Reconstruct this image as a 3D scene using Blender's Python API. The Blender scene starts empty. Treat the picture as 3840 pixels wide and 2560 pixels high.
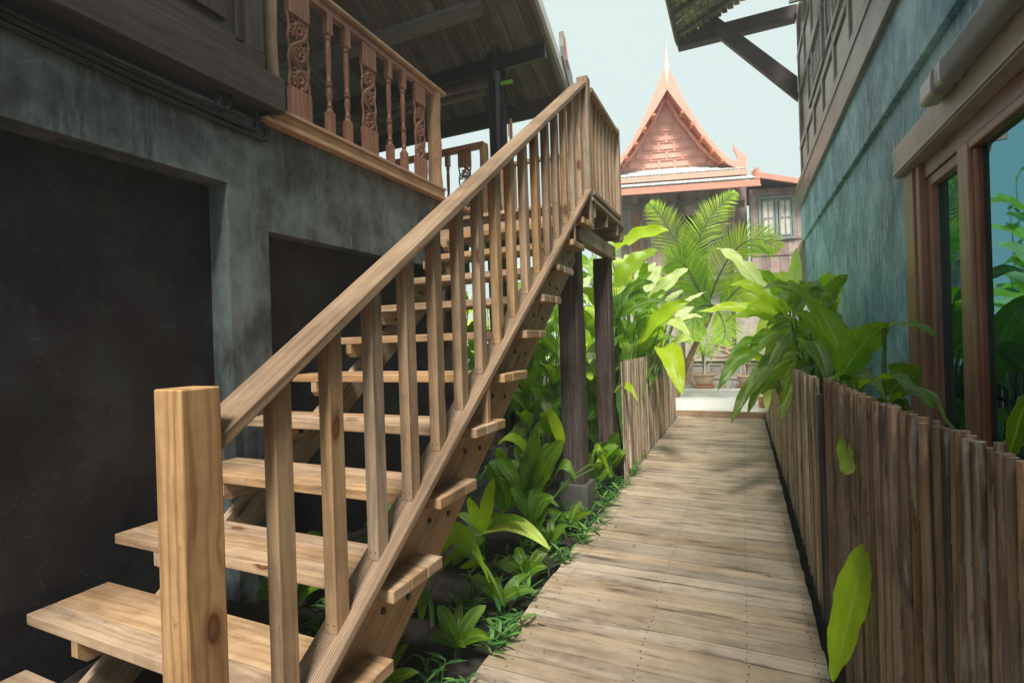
import bpy, math, random
from mathutils import Vector, Matrix, noise
random.seed(7)
rad = math.radians
scn = bpy.context.scene
# ------------------------------------------------------------------ camera
cam_d = bpy.data.cameras.new('camera'); cam = bpy.data.objects.new('camera', cam_d)
scn.collection.objects.link(cam); scn.camera = cam
cam_d.sensor_width = 36.0; cam_d.lens = 18.14; cam_d.clip_start = 0.02; cam_d.clip_end = 500
_yaw, _roll = rad(24.1), rad(-1.8)
_f = Vector((-math.sin(_yaw), math.cos(_yaw), 0)); _r = Vector((math.cos(_yaw), math.sin(_yaw), 0)); _u = Vector((0, 0, 1))
_r2 = _r * math.cos(_roll) + _u * math.sin(_roll); _u2 = -_r * math.sin(_roll) + _u * math.cos(_roll)
cam.matrix_world = Matrix(((_r2.x, _u2.x, -_f.x, 0), (_r2.y, _u2.y, -_f.y, 0), (_r2.z, _u2.z, -_f.z, 1.3), (0, 0, 0, 1)))
# ------------------------------------------------------------------ sky, sun, exposure
SUN = Vector((0.14, -0.52, 0.84)).normalized()
EL = math.asin(SUN.z); AZ = math.atan2(SUN.x, SUN.y)
w = bpy.data.worlds.new('World'); scn.world = w; w.use_nodes = True
nt = w.node_tree; nt.nodes.clear()
sky = nt.nodes.new('ShaderNodeTexSky'); sky.sky_type = 'NISHITA'; sky.sun_disc = False
sky.sun_elevation = EL; sky.sun_rotation = AZ; sky.air_density = 1.0; sky.dust_density = 3.0; sky.ozone_density = 1.0
bg1 = nt.nodes.new('ShaderNodeBackground'); bg1.inputs[1].default_value = 0.012
bg2 = nt.nodes.new('ShaderNodeBackground'); bg2.inputs[0].default_value = (0.52, 0.61, 0.585, 1); bg2.inputs[1].default_value = 1.0   # thin bright cloud sheet
add = nt.nodes.new('ShaderNodeAddShader'); out = nt.nodes.new('ShaderNodeOutputWorld')
nt.links.new(sky.outputs[0], bg1.inputs[0]); nt.links.new(bg1.outputs[0], add.inputs[0]); nt.links.new(bg2.outputs[0], add.inputs[1]); nt.links.new(add.outputs[0], out.inputs[0])
sl = bpy.data.lights.new('sun', 'SUN'); sl.energy = 4.3; sl.angle = rad(13); sl.color = (1.0, 0.94, 0.84)
so = bpy.data.objects.new('sun', sl); scn.collection.objects.link(so); so.rotation_euler = SUN.to_track_quat('Z', 'Y').to_euler(); so.location = (0, 0, 20)
scn.view_settings.view_transform = 'Standard'; scn.view_settings.look = 'None'; scn.view_settings.exposure = 0.5; scn.view_settings.gamma = 1.0

# ------------------------------------------------------------------ node helpers
class NT:
    def __init__(s, name):
        s.m = bpy.data.materials.new(name); s.m.use_nodes = True; s.t = s.m.node_tree; s.t.nodes.clear()
        s.out = s.t.nodes.new('ShaderNodeOutputMaterial')
    def n(s, ty, **k):
        x = s.t.nodes.new('ShaderNode' + ty)
        for a, b in k.items(): setattr(x, a, b)
        return x
    def put(s, sock, v):
        if isinstance(v, bpy.types.NodeSocket): s.t.links.new(v, sock)
        elif v is not None:
            try: sock.default_value = v
            except Exception: sock.default_value = (*v, 1) if len(v) == 3 else v
    def math(s, op, a, b=None, c=None, clamp=False):
        x = s.n('Math', operation=op, use_clamp=clamp); s.put(x.inputs[0], a); s.put(x.inputs[1], b); s.put(x.inputs[2], c); return x.outputs[0]
    def ramp(s, fac, stops, interp='LINEAR'):
        x = s.n('ValToRGB'); r = x.color_ramp; r.interpolation = interp
        while len(r.elements) < len(stops): r.elements.new(0.5)
        for e, (p, c) in zip(r.elements, stops): e.position = p; e.color = (*c, 1) if len(c) == 3 else c
        s.put(x.inputs[0], fac); return x.outputs[0]
    def mix(s, fac, a, b, mode='MIX'):
        x = s.n('Mix', data_type='RGBA', blend_type=mode); s.put(x.inputs[0], fac); s.put(x.inputs[6], a); s.put(x.inputs[7], b); return x.outputs[2]
    def noise(s, vec, scale=5, detail=4, rough=0.55, w=None, dist=0):
        x = s.n('TexNoise'); 
        if w is not None: x.noise_dimensions = '4D'; s.put(x.inputs['W'], w)
        s.put(x.inputs['Vector'], vec); x.inputs['Scale'].default_value = scale; x.inputs['Detail'].default_value = detail
        x.inputs['Roughness'].default_value = rough; x.inputs['Distortion'].default_value = dist; return x.outputs[0]
    def mapping(s, vec, scale=(1, 1, 1), loc=(0, 0, 0), rot=(0, 0, 0)):
        x = s.n('Mapping'); s.put(x.inputs[0], vec); x.inputs['Scale'].default_value = scale; x.inputs['Location'].default_value = loc; x.inputs['Rotation'].default_value = rot; return x.outputs[0]
    def attr(s, name): return s.n('Attribute', attribute_name=name).outputs['Fac']
    def bsdf(s, col, rough=0.6, bump=None, bstr=0.3, bdist=0.01, spec=0.5, **k):
        b = s.n('BsdfPrincipled'); s.put(b.inputs['Base Color'], col); s.put(b.inputs['Roughness'], rough); s.put(b.inputs['Specular IOR Level'], spec)
        if bump is not None:
            x = s.n('Bump'); x.inputs['Strength'].default_value = bstr; x.inputs['Distance'].default_value = bdist
            s.put(x.inputs['Height'], bump); s.t.links.new(x.outputs[0], b.inputs['Normal'])
        for a, v in k.items(): s.put(b.inputs[a.replace('_', ' ')], v)
        s.t.links.new(b.outputs[0], s.out.inputs[0]); return b

def wood(name, c_dark, c_mid, c_light, rough=0.6, knots=0.0, grooves=0.0, stain=0.0, ring=24.0, ringamt=0.12, sf=38.0, vary=0.5, bump=0.35, stain_col=(0.03, 0.025, 0.02), pale=0.0):
    """plank wood: UV u runs along the grain, v across it, both in metres; 'rnd' is a number per board"""
    N = NT(name); uv = N.n('UVMap').outputs[0]; r = N.attr('rnd')
    rw = N.math('MULTIPLY', r, 37.0)
    low = N.noise(N.mapping(uv, (1.3, 9, 1)), 1.0, 3, 0.5, rw)
    sep = N.n('SeparateXYZ'); N.put(sep.inputs[0], uv)
    # knots
    kn = N.n('TexVoronoi', voronoi_dimensions='2D', feature='F1'); cmb = N.n('CombineXYZ')
    N.put(cmb.inputs[0], N.math('ADD', rw, N.math('MULTIPLY', sep.outputs[0], 2.6))); N.put(cmb.inputs[1], N.math('MULTIPLY', sep.outputs[1], 6.0)); N.put(cmb.inputs[2], rw)
    N.put(kn.inputs['Vector'], cmb.outputs[0]); kn.inputs['Scale'].default_value = 1.0
    kd = kn.outputs['Distance']
    kmask = N.ramp(kd, [(0.0, (0.7, 0.7, 0.7)), (0.075, (1, 1, 1)), (0.10, (0.45, 0.45, 0.45)), (0.17, (0, 0, 0))])
    kwarp = N.math('DIVIDE', 0.05, N.math('ADD', kd, 0.12))
    v2 = N.math('ADD', N.math('MULTIPLY', sep.outputs[1], ring), N.math('MULTIPLY', low, 4.5))
    v2 = N.math('ADD', v2, N.math('MULTIPLY', kwarp, 1.6 if knots else 0.0))
    rings = N.math('MULTIPLY_ADD', N.math('SINE', N.math('MULTIPLY', v2, 6.283)), 0.5, 0.5)
    rings = N.math('POWER', rings, 2.2)
    fine = N.noise(N.mapping(uv, (5, 260, 1)), 1.0, 3, 0.6, rw)
    streak = N.noise(N.mapping(uv, (0.9, sf, 1)), 1.0, 5, 0.6, rw)
    t = N.math('ADD', N.math('MULTIPLY', rings, ringamt), N.math('ADD', N.math('MULTIPLY', fine, 0.28), N.math('MULTIPLY', streak, 0.62)))
    t = N.math('ADD', t, N.math('MULTIPLY', N.math('SUBTRACT', low, 0.5), 0.35))
    col = N.ramp(t, [(0.28, c_light), (0.52, c_mid), (0.82, c_dark)])
    # board to board change
    hs = N.n('HueSaturation'); N.put(hs.inputs['Value'], N.math('MULTIPLY_ADD', r, vary, 1.0 - vary * 0.5)); N.put(hs.inputs['Saturation'], N.math('MULTIPLY_ADD', N.math('FRACT', N.math('MULTIPLY', r, 7.31)), 0.4, 0.8)); N.put(hs.inputs['Color'], col); col = hs.outputs[0]
    if knots:
        on = N.math('GREATER_THAN', N.math('FRACT', N.math('MULTIPLY', kn.outputs['Color'], 3.7)), 1 - knots)
        km = N.math('MULTIPLY', kmask, on)
        col = N.mix(km, col, (0.16, 0.055, 0.02, 1))
    if stain:
        st = N.ramp(N.noise(N.mapping(uv, (2.2, 13, 1)), 1.0, 5, 0.65, N.math('ADD', rw, 5.0)), [(0.52, (0, 0, 0)), (0.66, (1, 1, 1))])
        col = N.mix(N.math('MULTIPLY', st, stain), col, (*stain_col, 1))
    geo = N.n('NewGeometry').outputs['Position']
    dirt = N.ramp(N.noise(N.mapping(geo, (2.6, 2.6, 2.6)), 1.0, 7, 0.7), [(0.36, (0.62, 0.59, 0.57)), (0.56, (1, 1, 1))])
    col = N.mix(0.8, col, dirt, 'MULTIPLY')
    sm = N.ramp(N.noise(N.mapping(geo, (21, 21, 21)), 1.0, 4, 0.7), [(0.62, (1, 1, 1)), (0.74, (0.55, 0.5, 0.46))])
    col = N.mix(0.7, col, sm, 'MULTIPLY')
    if pale:
        pl_ = N.ramp(N.noise(N.mapping(uv, (3.0, 30, 1)), 1.0, 5, 0.7, N.math('ADD', rw, 9.0)), [(0.54, (0, 0, 0)), (0.66, (1, 1, 1))])
        col = N.mix(N.math('MULTIPLY', pl_, pale), col, (0.34, 0.33, 0.31, 1))
        dk = N.ramp(N.noise(N.mapping(uv, (5.0, 22, 1)), 1.0, 5, 0.75, N.math('ADD', rw, 19.0)), [(0.55, (0, 0, 0)), (0.64, (1, 1, 1))])
        col = N.mix(N.math('MULTIPLY', dk, 0.75), col, (0.03, 0.024, 0.022, 1))
    h = N.math('ADD', N.math('MULTIPLY', fine, 0.5), N.math('MULTIPLY', rings, -0.3))
    if grooves:
        g = N.math('MULTIPLY_ADD', N.math('SINE', N.math('MULTIPLY', sep.outputs[1], 6.283 / grooves)), 0.5, 0.5)
        g = N.math('POWER', g, 0.6); nz_ = N.n('SeparateXYZ'); N.put(nz_.inputs[0], N.n('NewGeometry').outputs['Normal']); up_ = N.math('GREATER_THAN', nz_.outputs[2], 0.5); g = N.math('SUBTRACT', 1.0, N.math('MULTIPLY', up_, N.math('SUBTRACT', 1.0, g)))
        h = N.math('ADD', h, N.math('MULTIPLY', g, 2.2))
        col = N.mix(N.math('MULTIPLY', N.math('SUBTRACT', 1.0, g), 0.35), col, c_dark)
    N.bsdf(col, rough, h, bump, 0.0016, spec=0.35)
    return N.m

def plaster(name, base, light, streak_col, dark, rough=0.55, speck=None, moss=None, mscale=1.0, contrast=1.0, runs=(13, 13, 2.0), runth=(0.52, 0.66)):
    N = NT(name); co = N.n('TexCoord').outputs['Object']; geo = N.n('NewGeometry').outputs['Position']
    big = N.noise(N.mapping(geo, (1.5 * mscale, 1.5 * mscale, 1.3 * mscale), loc=(3.1, 0.4, 0)), 1.0, 8, 0.66)
    mid = N.noise(N.mapping(geo, (4.5, 4.5, 3.4)), 1.0, 8, 0.7, dist=0.25)
    run = N.noise(N.mapping(geo, runs), 1.0, 6, 0.7, dist=0.1)
    c = N.ramp(big, [(0.34, dark), (0.5, base), (0.66, light)])
    c = N.mix(N.math('MULTIPLY', N.ramp(mid, [(0.45, (0, 0, 0)), (0.62, (1, 1, 1))]), 0.45 * contrast), c, light)
    c = N.mix(N.math('MULTIPLY', N.ramp(run, [(runth[0], (0, 0, 0)), (runth[1], (1, 1, 1))]), 0.5 * contrast), c, streak_col)
    # scratches
    sc = N.n('TexVoronoi', feature='DISTANCE_TO_EDGE'); N.put(sc.inputs['Vector'], N.mapping(geo, (1.6, 1.6, 2.4), rot=(0.3, 0.2, 0.5))); sc.inputs['Scale'].default_value = 1.5
    scm = N.math('MULTIPLY', N.ramp(sc.outputs[0], [(0.0, (1, 1, 1)), (0.012, (0, 0, 0))]), N.ramp(mid, [(0.52, (0, 0, 0)), (0.6, (1, 1, 1))]))
    c = N.mix(N.math('MULTIPLY', scm, 0.6), c, speck or light)
    sp = N.n('TexVoronoi'); N.put(sp.inputs['Vector'], geo); sp.inputs['Scale'].default_value = 26
    spm = N.math('MULTIPLY', N.math('LESS_THAN', sp.outputs['Distance'], 0.12), N.math('GREATER_THAN', big, 0.50))
    c = N.mix(N.math('MULTIPLY', spm, 0.6), c, speck or light)
    if moss:
        mm = N.ramp(N.noise(N.mapping(geo, (9, 9, 2.2)), 1.0, 5, 0.7), [(0.58, (0, 0, 0)), (0.74, (1, 1, 1))])
        c = N.mix(N.math('MULTIPLY', mm, 0.55), c, moss)
    fine = N.noise(geo, 70, 4, 0.6)
    h = N.math('ADD', N.math('MULTIPLY', mid, 1.0), N.math('MULTIPLY', fine, 0.15))
    N.bsdf(c, N.math('MULTIPLY_ADD', mid, 0.35, rough - 0.15), h, 0.35, 0.012, spec=0.5)
    return N.m

def leafmat(name, deep, mid, yellow, trans=0.45, rough=0.32, vein=95.0):
    N = NT(name); uv = N.n('UVMap').outputs[0]; r = N.attr('rnd')
    sep = N.n('SeparateXYZ'); N.put(sep.inputs[0], uv)
    av = N.math('ABSOLUTE', sep.outputs[1])
    ph = N.math('MULTIPLY', N.math('SUBTRACT', sep.outputs[0], N.math('MULTIPLY', av, 0.05)), vein * 6.283)
    ve = N.math('MULTIPLY_ADD', N.math('SINE', N.math('ADD', ph, N.math('MULTIPLY', N.noise(uv, 9, 3, 0.6), 7.0))), 0.5, 0.5)
    base = N.ramp(r, [(0.0, deep), (0.42, mid), (0.78, yellow), (1.0, (0.85, 0.88, 0.62))])  # last stop is overexposed white, glare put into the leaf colour
    nz = N.noise(N.mapping(uv, (9, 3, 1)), 1.0, 4, 0.6, N.math('MULTIPLY', r, 31.0))
    base = N.mix(N.math('MULTIPLY', N.ramp(nz, [(0.45, (0, 0, 0)), (0.75, (1, 1, 1))]), 0.45), base, yellow)
    base = N.mix(N.math('MULTIPLY', ve, 0.17), base, yellow)
    rib = N.ramp(av, [(0.035, (1, 1, 1)), (0.075, (0, 0, 0))])
    base = N.mix(N.math('MULTIPLY', rib, 0.65), base, (0.34, 0.45, 0.12, 1))
    br = N.ramp(N.math('ADD', av, N.math('MULTIPLY', N.noise(uv, 12, 4, 0.7, N.math('MULTIPLY', r, 11.0)), 0.6)), [(1.36, (0, 0, 0)), (1.46, (1, 1, 1))])
    base = N.mix(N.math('MULTIPLY', br, 0.85), base, (0.22, 0.13, 0.04, 1))
    h = N.math('ADD', ve, N.math('MULTIPLY', rib, -1.5))
    b = N.bsdf(base, rough, h, 0.38, 0.004, spec=0.6)
    tr = N.n('BsdfTranslucent'); tc = N.mix(0.35, base, yellow); hs = N.n('HueSaturation'); hs.inputs['Value'].default_value = 1.8; hs.inputs['Saturation'].default_value = 1.1; N.put(hs.inputs['Color'], tc)
    N.t.links.new(hs.outputs[0], tr.inputs[0])
    mx = N.n('MixShader'); mx.inputs[0].default_value = trans
    N.t.links.new(b.outputs[0], mx.inputs[1]); N.t.links.new(tr.outputs[0], mx.inputs[2]); N.t.links.new(mx.outputs[0], N.out.inputs[0])
    return N.m

def plain(name, col, rough=0.5, var=0.15, scale=6.0, metallic=0.0, spec=0.5, bump=0.2):
    N = NT(name); geo = N.n('NewGeometry').outputs['Position']
    nz = N.noise(geo, scale, 5, 0.6)
    d = tuple(c * (1 - var) for c in col); l = tuple(min(1, c * (1 + var)) for c in col)
    c = N.ramp(nz, [(0.35, d), (0.65, l)])
    N.bsdf(c, rough, N.noise(geo, scale * 9, 3, 0.6), bump, 0.003, spec=spec, Metallic=metallic)
    return N.m

M = {}
M['pine'] = wood('stair pine', (0.19, 0.115, 0.065), (0.45, 0.30, 0.18), (0.60, 0.43, 0.28), 0.55, knots=0.30, stain=0.45, stain_col=(0.13, 0.10, 0.075), vary=0.4)
M['pine_groove'] = wood('grooved pine board', (0.14, 0.09, 0.06), (0.36, 0.25, 0.165), (0.50, 0.37, 0.26), 0.6, grooves=0.0085, stain=0.3, stain_col=(0.10, 0.07, 0.05), vary=0.2, bump=0.8)
M['pine_orange'] = wood('newel pine', (0.22, 0.105, 0.045), (0.55, 0.325, 0.155), (0.68, 0.45, 0.25), 0.5, knots=0.45, ring=30.0, ringamt=0.2, vary=0.2)
M['deck'] = wood('walkway boards', (0.17, 0.125, 0.09), (0.44, 0.35, 0.26), (0.58, 0.48, 0.37), 0.42, grooves=0.007, ringamt=0.05, sf=22.0, stain=0.85, stain_col=(0.06, 0.045, 0.035), vary=0.45, bump=0.35)
M['post'] = wood('weathered dark post', ringamt=0.04, sf=60.0, c_dark=(0.018, 0.013, 0.012), c_mid=(0.062, 0.047, 0.042), c_light=(0.20, 0.165, 0.145), rough=0.8, stain=0.5, stain_col=(0.02, 0.015, 0.012), vary=0.1, bump=0.9)
M['teak'] = wood('red brown teak', (0.16, 0.065, 0.04), (0.34, 0.16, 0.10), (0.46, 0.27, 0.19), 0.4, vary=0.25)
M['honey'] = wood('honey teak', (0.33, 0.19, 0.11), (0.53, 0.34, 0.21), (0.64, 0.45, 0.30), 0.4, vary=0.15)
M['brown'] = wood('brown panel wood', (0.035, 0.025, 0.025), (0.075, 0.057, 0.054), (0.115, 0.09, 0.084), 0.5, vary=0.3)
M['beamgrey'] = wood('grey brown timber', (0.15, 0.125, 0.11), (0.28, 0.25, 0.23), (0.38, 0.36, 0.335), 0.34, vary=0.3)
M['soffit'] = wood('soffit boards', (0.07, 0.058, 0.050), (0.175, 0.147, 0.122), (0.31, 0.265, 0.215), 0.65, vary=0.7)
M['black'] = plain('black lacquered post', (0.016, 0.012, 0.014), 0.28, 0.3, 4)
M['pipe'] = plain('black pipe', (0.008, 0.010, 0.010), 0.22, 0.2, 4)
M['wallL'] = plaster('polished cement dark', (0.060, 0.070, 0.074), (0.20, 0.25, 0.255), (0.22, 0.29, 0.29), (0.022, 0.022, 0.026), moss=(0.05, 0.12, 0.06))
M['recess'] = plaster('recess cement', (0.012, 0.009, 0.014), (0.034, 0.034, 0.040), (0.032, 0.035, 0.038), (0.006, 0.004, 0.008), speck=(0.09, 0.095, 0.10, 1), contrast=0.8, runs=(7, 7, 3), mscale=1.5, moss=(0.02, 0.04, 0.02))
M['wallR'] = plaster('polished cement teal', (0.105, 0.29, 0.40), (0.36, 0.62, 0.70), (0.70, 0.88, 0.90), (0.03, 0.11, 0.18), contrast=1.15, runs=(22, 22, 6.0), runth=(0.50, 0.68), mscale=1.3)
M['glass'] = None
M['bamboo'] = wood('bamboo canes', (0.055, 0.034, 0.024), (0.20, 0.13, 0.083), (0.38, 0.27, 0.18), 0.6, pale=0.8, stain=0.75, stain_col=(0.05, 0.038, 0.03), vary=1.15, bump=0.5, ringamt=0.03, sf=90.0)
M['bamboo_far'] = wood('fine bamboo', (0.12, 0.085, 0.06), (0.38, 0.29, 0.205), (0.60, 0.50, 0.38), 0.6, pale=0.35, stain=0.5, stain_col=(0.06, 0.045, 0.03), vary=1.2, ringamt=0.03, sf=90.0)
M['leaf'] = leafmat('broad leaf', (0.006, 0.055, 0.022), (0.024, 0.19, 0.012), (0.48, 0.66, 0.015), trans=0.40, rough=0.22)
M['palmleaf'] = leafmat('palm leaflet', (0.05, 0.20, 0.012), (0.20, 0.44, 0.02), (0.58, 0.72, 0.06), vein=2)
M['groundleaf'] = leafmat('ground cover leaf', (0.012, 0.07, 0.025), (0.03, 0.15, 0.035), (0.15, 0.33, 0.06), trans=0.3, vein=8)
M['stem'] = plain('green stem', (0.10, 0.22, 0.05), 0.45, 0.4, 8)
M['drystem'] = plain('dry brown husk', (0.22, 0.13, 0.07), 0.7, 0.4, 8)
M['soil'] = plain('dark soil', (0.022, 0.017, 0.016), 0.95, 0.6, 14, bump=1.0)
M['concrete'] = plaster('footing concrete', (0.09, 0.09, 0.085), (0.20, 0.21, 0.19), (0.16, 0.19, 0.15), (0.05, 0.05, 0.05), moss=(0.10, 0.20, 0.06))
M['tile'] = plain('white patio tile', (0.80, 0.80, 0.77), 0.25, 0.04, 2)
M['terracotta'] = plain('pale terracotta', (0.50, 0.33, 0.24), 0.7, 0.2, 9)
M['terracotta_red'] = plain('red terracotta', (0.55, 0.20, 0.10), 0.6, 0.2, 9)
M['spire'] = plain('spire washed pale', (0.80, 0.62, 0.54), 0.6, 0.04, 3)  # pale colour paints in its washing out against the bright sky
M['gable'] = plain('pink gable paint', (0.88, 0.47, 0.39), 0.6, 0.05, 2)
M['barge'] = plain('pale rose bargeboard', (0.76, 0.40, 0.31), 0.55, 0.05, 3)
M['redtrim'] = plain('coral red trim', (0.72, 0.30, 0.22), 0.5, 0.1, 4)
M['orange'] = plain('orange red rafter boards', (0.66, 0.20, 0.09), 0.55, 0.2, 4)
M['rooftile'] = plain('pale grey roof tile', (0.50, 0.56, 0.54), 0.7, 0.25, 11)
M['housewood'] = wood('weathered house wood', (0.22, 0.14, 0.125), (0.38, 0.27, 0.24), (0.50, 0.39, 0.36), 0.65, vary=0.6)
M['housegrey'] = plain('grey painted frame', (0.22, 0.26, 0.25), 0.6, 0.15, 6)
M['cream'] = plain('cream curtain pane', (0.60, 0.55, 0.46), 0.6, 0.15, 6)
M['darkin'] = plain('dark interior', (0.012, 0.010, 0.011), 0.9, 0.2, 4)
M['winframe'] = wood('window frame wood', (0.16, 0.06, 0.035), (0.34, 0.155, 0.10), (0.46, 0.25, 0.18), 0.35, vary=0.2)
M['lintel'] = wood('grey lintel wood', (0.30, 0.26, 0.21), (0.46, 0.41, 0.34), (0.58, 0.53, 0.46), 0.4, vary=0.1)
M['duct'] = plain('beige duct plastic', (0.30, 0.32, 0.32), 0.25, 0.08, 5, bump=0.05)
M['shingle'] = wood('wood shingles', (0.14, 0.13, 0.07), (0.32, 0.30, 0.18), (0.55, 0.52, 0.36), 0.8, vary=0.6)
M['white'] = plain('white painted edge', (0.72, 0.72, 0.70), 0.5, 0.08, 6)
M['grout'] = plain('driftwood', (0.30, 0.22, 0.16), 0.8, 0.4, 7)
M['limeg'] = plain('lime green clamp', (0.25, 0.60, 0.05), 0.4, 0.1, 5)
M['bolt'] = plain('dark iron bolt', (0.02, 0.018, 0.017), 0.5, 0.3, 30)
_g = NT('window glass'); _fr = _g.n('Fresnel'); _fr.inputs[0].default_value = 2.6
_d = _g.n('BsdfDiffuse'); _d.inputs[0].default_value = (0.012, 0.016, 0.018, 1); _gl = _g.n('BsdfGlossy'); _gl.inputs[0].default_value = (0.26, 0.62, 0.74, 1); _gl.inputs['Roughness'].default_value = 0.015
_mx = _g.n('MixShader'); _g.put(_mx.inputs[0], _g.math('MULTIPLY_ADD', _fr.outputs[0], 0.75, 0.25, clamp=True)); _g.t.links.new(_d.outputs[0], _mx.inputs[1]); _g.t.links.new(_gl.outputs[0], _mx.inputs[2]); _g.t.links.new(_mx.outputs[0], _g.out.inputs[0])
M['glass'] = _g.m

# ------------------------------------------------------------------ mesh builder
class MB:
    def __init__(s): s.v = []; s.f = []; s.uv = []; s.r = []; s.mi = []; s.cur = 0; s.rnd = None; s.sm = []
    def quad(s, pts, uvs, r=0.5, smooth=False):
        b = len(s.v); s.v += [tuple(p) for p in pts]; s.f.append(tuple(range(b, b + len(pts)))); s.uv.append(uvs); s.r.append(r); s.mi.append(s.cur); s.sm.append(smooth)
    def grid(s, rows, uvs, r, closed=False, smooth=True):
        """rows: list of lists of points, sharing vertices"""
        b = len(s.v); n = len(rows[0])
        for row in rows: s.v += [tuple(p) for p in row]
        for i in range(len(rows) - 1):
            for j in range(n if closed else n - 1):
                j2 = (j + 1) % n
                s.f.append((b + i * n + j, b + i * n + j2, b + (i + 1) * n + j2, b + (i + 1) * n + j))
                if closed: u = [uvs(i, j), uvs(i, j + 1), uvs(i + 1, j + 1), uvs(i + 1, j)]
                else: u = [uvs(i, j), uvs(i, j2), uvs(i + 1, j2), uvs(i + 1, j)]
                s.uv.append(u); s.r.append(r); s.mi.append(s.cur); s.sm.append(smooth)
    def box(s, lo, hi, grain=0, shear=0.0, y0=0.0, mat=None, r=None, taper=None):
        """box lo..hi; z is sheared by shear*(y-y0); mat transforms afterwards"""
        r = random.random() if r is None else r; du, dv = random.uniform(0, 40), random.uniform(0, 8)
        c = [Vector((x, y, z)) for z in (lo[2], hi[2]) for y in (lo[1], hi[1]) for x in (lo[0], hi[0])]
        L = [Vector(p) for p in c]
        for p in c: p.z += shear * (p.y - y0)
        if mat is not None: c = [mat @ p for p in c]
        faces = [((0, 2, 3, 1), 2), ((4, 5, 7, 6), 2), ((0, 1, 5, 4), 1), ((2, 6, 7, 3), 1), ((0, 4, 6, 2), 0), ((1, 3, 7, 5), 0)]
        b = len(s.v); s.v += [tuple(p) for p in c]
        for k, (f, ax) in enumerate(faces):
            oth = [a for a in (0, 1, 2) if a != ax]
            if grain in oth: ua = grain; va = [a for a in oth if a != grain][0]
            else: ua, va = oth
            m = 1.0 if grain in oth else 1.0
            s.f.append(tuple(b + i for i in f)); s.uv.append([(L[i][ua] * m + du, L[i][va] + dv + k * 0.37) for i in f]); s.r.append(r); s.mi.append(s.cur); s.sm.append(False)
        return s
    def prism(s, poly, a0, a1, axis=0, grain=1, r=None, mat=None):
        """extrude a polygon given in the other two axes (increasing order) along axis"""
        r = random.random() if r is None else r; du, dv = random.uniform(0, 40), random.uniform(0, 8)
        oth = [a for a in (0, 1, 2) if a != axis]
        def P(p, a):
            q = [0, 0, 0]; q[axis] = a; q[oth[0]] = p[0]; q[oth[1]] = p[1]; return Vector(q)
        n = len(poly); A = [P(p, a0) for p in poly]; B = [P(p, a1) for p in poly]
        T = (lambda p: mat @ p) if mat is not None else (lambda p: p)
        uvf = lambda p: (p[grain] + du, p[[a for a in oth if a != grain][0]] + dv) if grain != axis else (p[oth[0]] + du, p[oth[1]] + dv)
        flip = 1 if axis == 1 else 0
        s.quad([T(p) for p in (A if flip else A[::-1])], [uvf(p) for p in (A if flip else A[::-1])], r); s.quad([T(p) for p in (B[::-1] if flip else B)], [uvf(p) for p in (B[::-1] if flip else B)], r)
        acc = 0
        for i in range(n):
            j = (i + 1) % n; d = (A[j] - A[i]).length
            q = [A[i], A[j], B[j], B[i]]
            if grain == axis: u = [(a0 + du, acc + dv), (a0 + du, acc + d + dv), (a1 + du, acc + d + dv), (a1 + du, acc + dv)]
            else: u = [(acc + du, a0 + dv), (acc + d + du, a0 + dv), (acc + d + du, a1 + dv), (acc + du, a1 + dv)]
            if flip: q = q[::-1]; u = u[::-1]
            s.quad([T(p) for p in q], u, r); acc += d
        return s
    def tube(s, pts, rad_, n=8, r=None, cap=True, smooth=True):
        r = random.random() if r is None else r; du, dv = random.uniform(0, 40), random.uniform(0, 8)
        pts = [Vector(p) for p in pts]; rr = rad_ if isinstance(rad_, (list, tuple)) else [rad_] * len(pts)
        rows = []; L = [0]; up = None
        for i, p in enumerate(pts):
            t = (pts[min(i + 1, len(pts) - 1)] - pts[max(i - 1, 0)]).normalized()
            if up is None: up = t.orthogonal().normalized()
            up = (up - t * up.dot(t)); up = up.normalized() if up.length > 1e-6 else t.orthogonal().normalized()
            sd = t.cross(up)
            rows.append([p + (up * math.cos(2 * math.pi * k / n) + sd * math.sin(2 * math.pi * k / n)) * rr[i] for k in range(n)])
            if i: L.append(L[-1] + (p - pts[i - 1]).length)
        cr = 2 * math.pi * max(rr) / n
        s.grid(rows, lambda i, j: (L[i] + du, j * cr + dv), r, closed=True, smooth=smooth)
        if cap:
            s.quad(rows[0][::-1], [(du, dv + .01 * k) for k in range(n)], r); s.quad(rows[-1], [(du, dv + .01 * k) for k in range(n)], r)
        return s
    def lathe(s, prof, n=16, c=(0, 0, 0), r=None):
        """prof: (radius, z) from bottom to top"""
        r = random.random() if r is None else r; du, dv = random.uniform(0, 40), random.uniform(0, 8)
        rows = [[(c[0] + a * math.cos(2 * math.pi * k / n), c[1] + a * math.sin(2 * math.pi * k / n), c[2] + z) for k in range(n)] for a, z in prof]
        s.grid(rows, lambda i, j: (prof[i][1] + du, j * 0.02 + dv), r, closed=True)
        s.quad(rows[0][::-1], [(du, dv)] * n, r); s.quad(rows[-1], [(du, dv)] * n, r)
        return s
    def build(s, name, mats, parent=None, bevel=0.0, label=None, origin=None):
        xs = [Vector(p) for p in s.v]
        lo = Vector((min(p.x for p in xs), min(p.y for p in xs), min(p.z for p in xs))); hi = Vector((max(p.x for p in xs), max(p.y for p in xs), max(p.z for p in xs)))
        c = Vector(origin) if origin is not None else Vector(((lo.x + hi.x) / 2, (lo.y + hi.y) / 2, lo.z))
        me = bpy.data.meshes.new(name); me.from_pydata([tuple(p - c) for p in xs], [], s.f)
        if not isinstance(mats, (list, tuple)): mats = [mats]
        for m in mats: me.materials.append(m)
        uvl = me.uv_layers.new(name='UVMap'); flat = [x for u in s.uv for p in u for x in p]; uvl.data.foreach_set('uv', flat)
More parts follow.
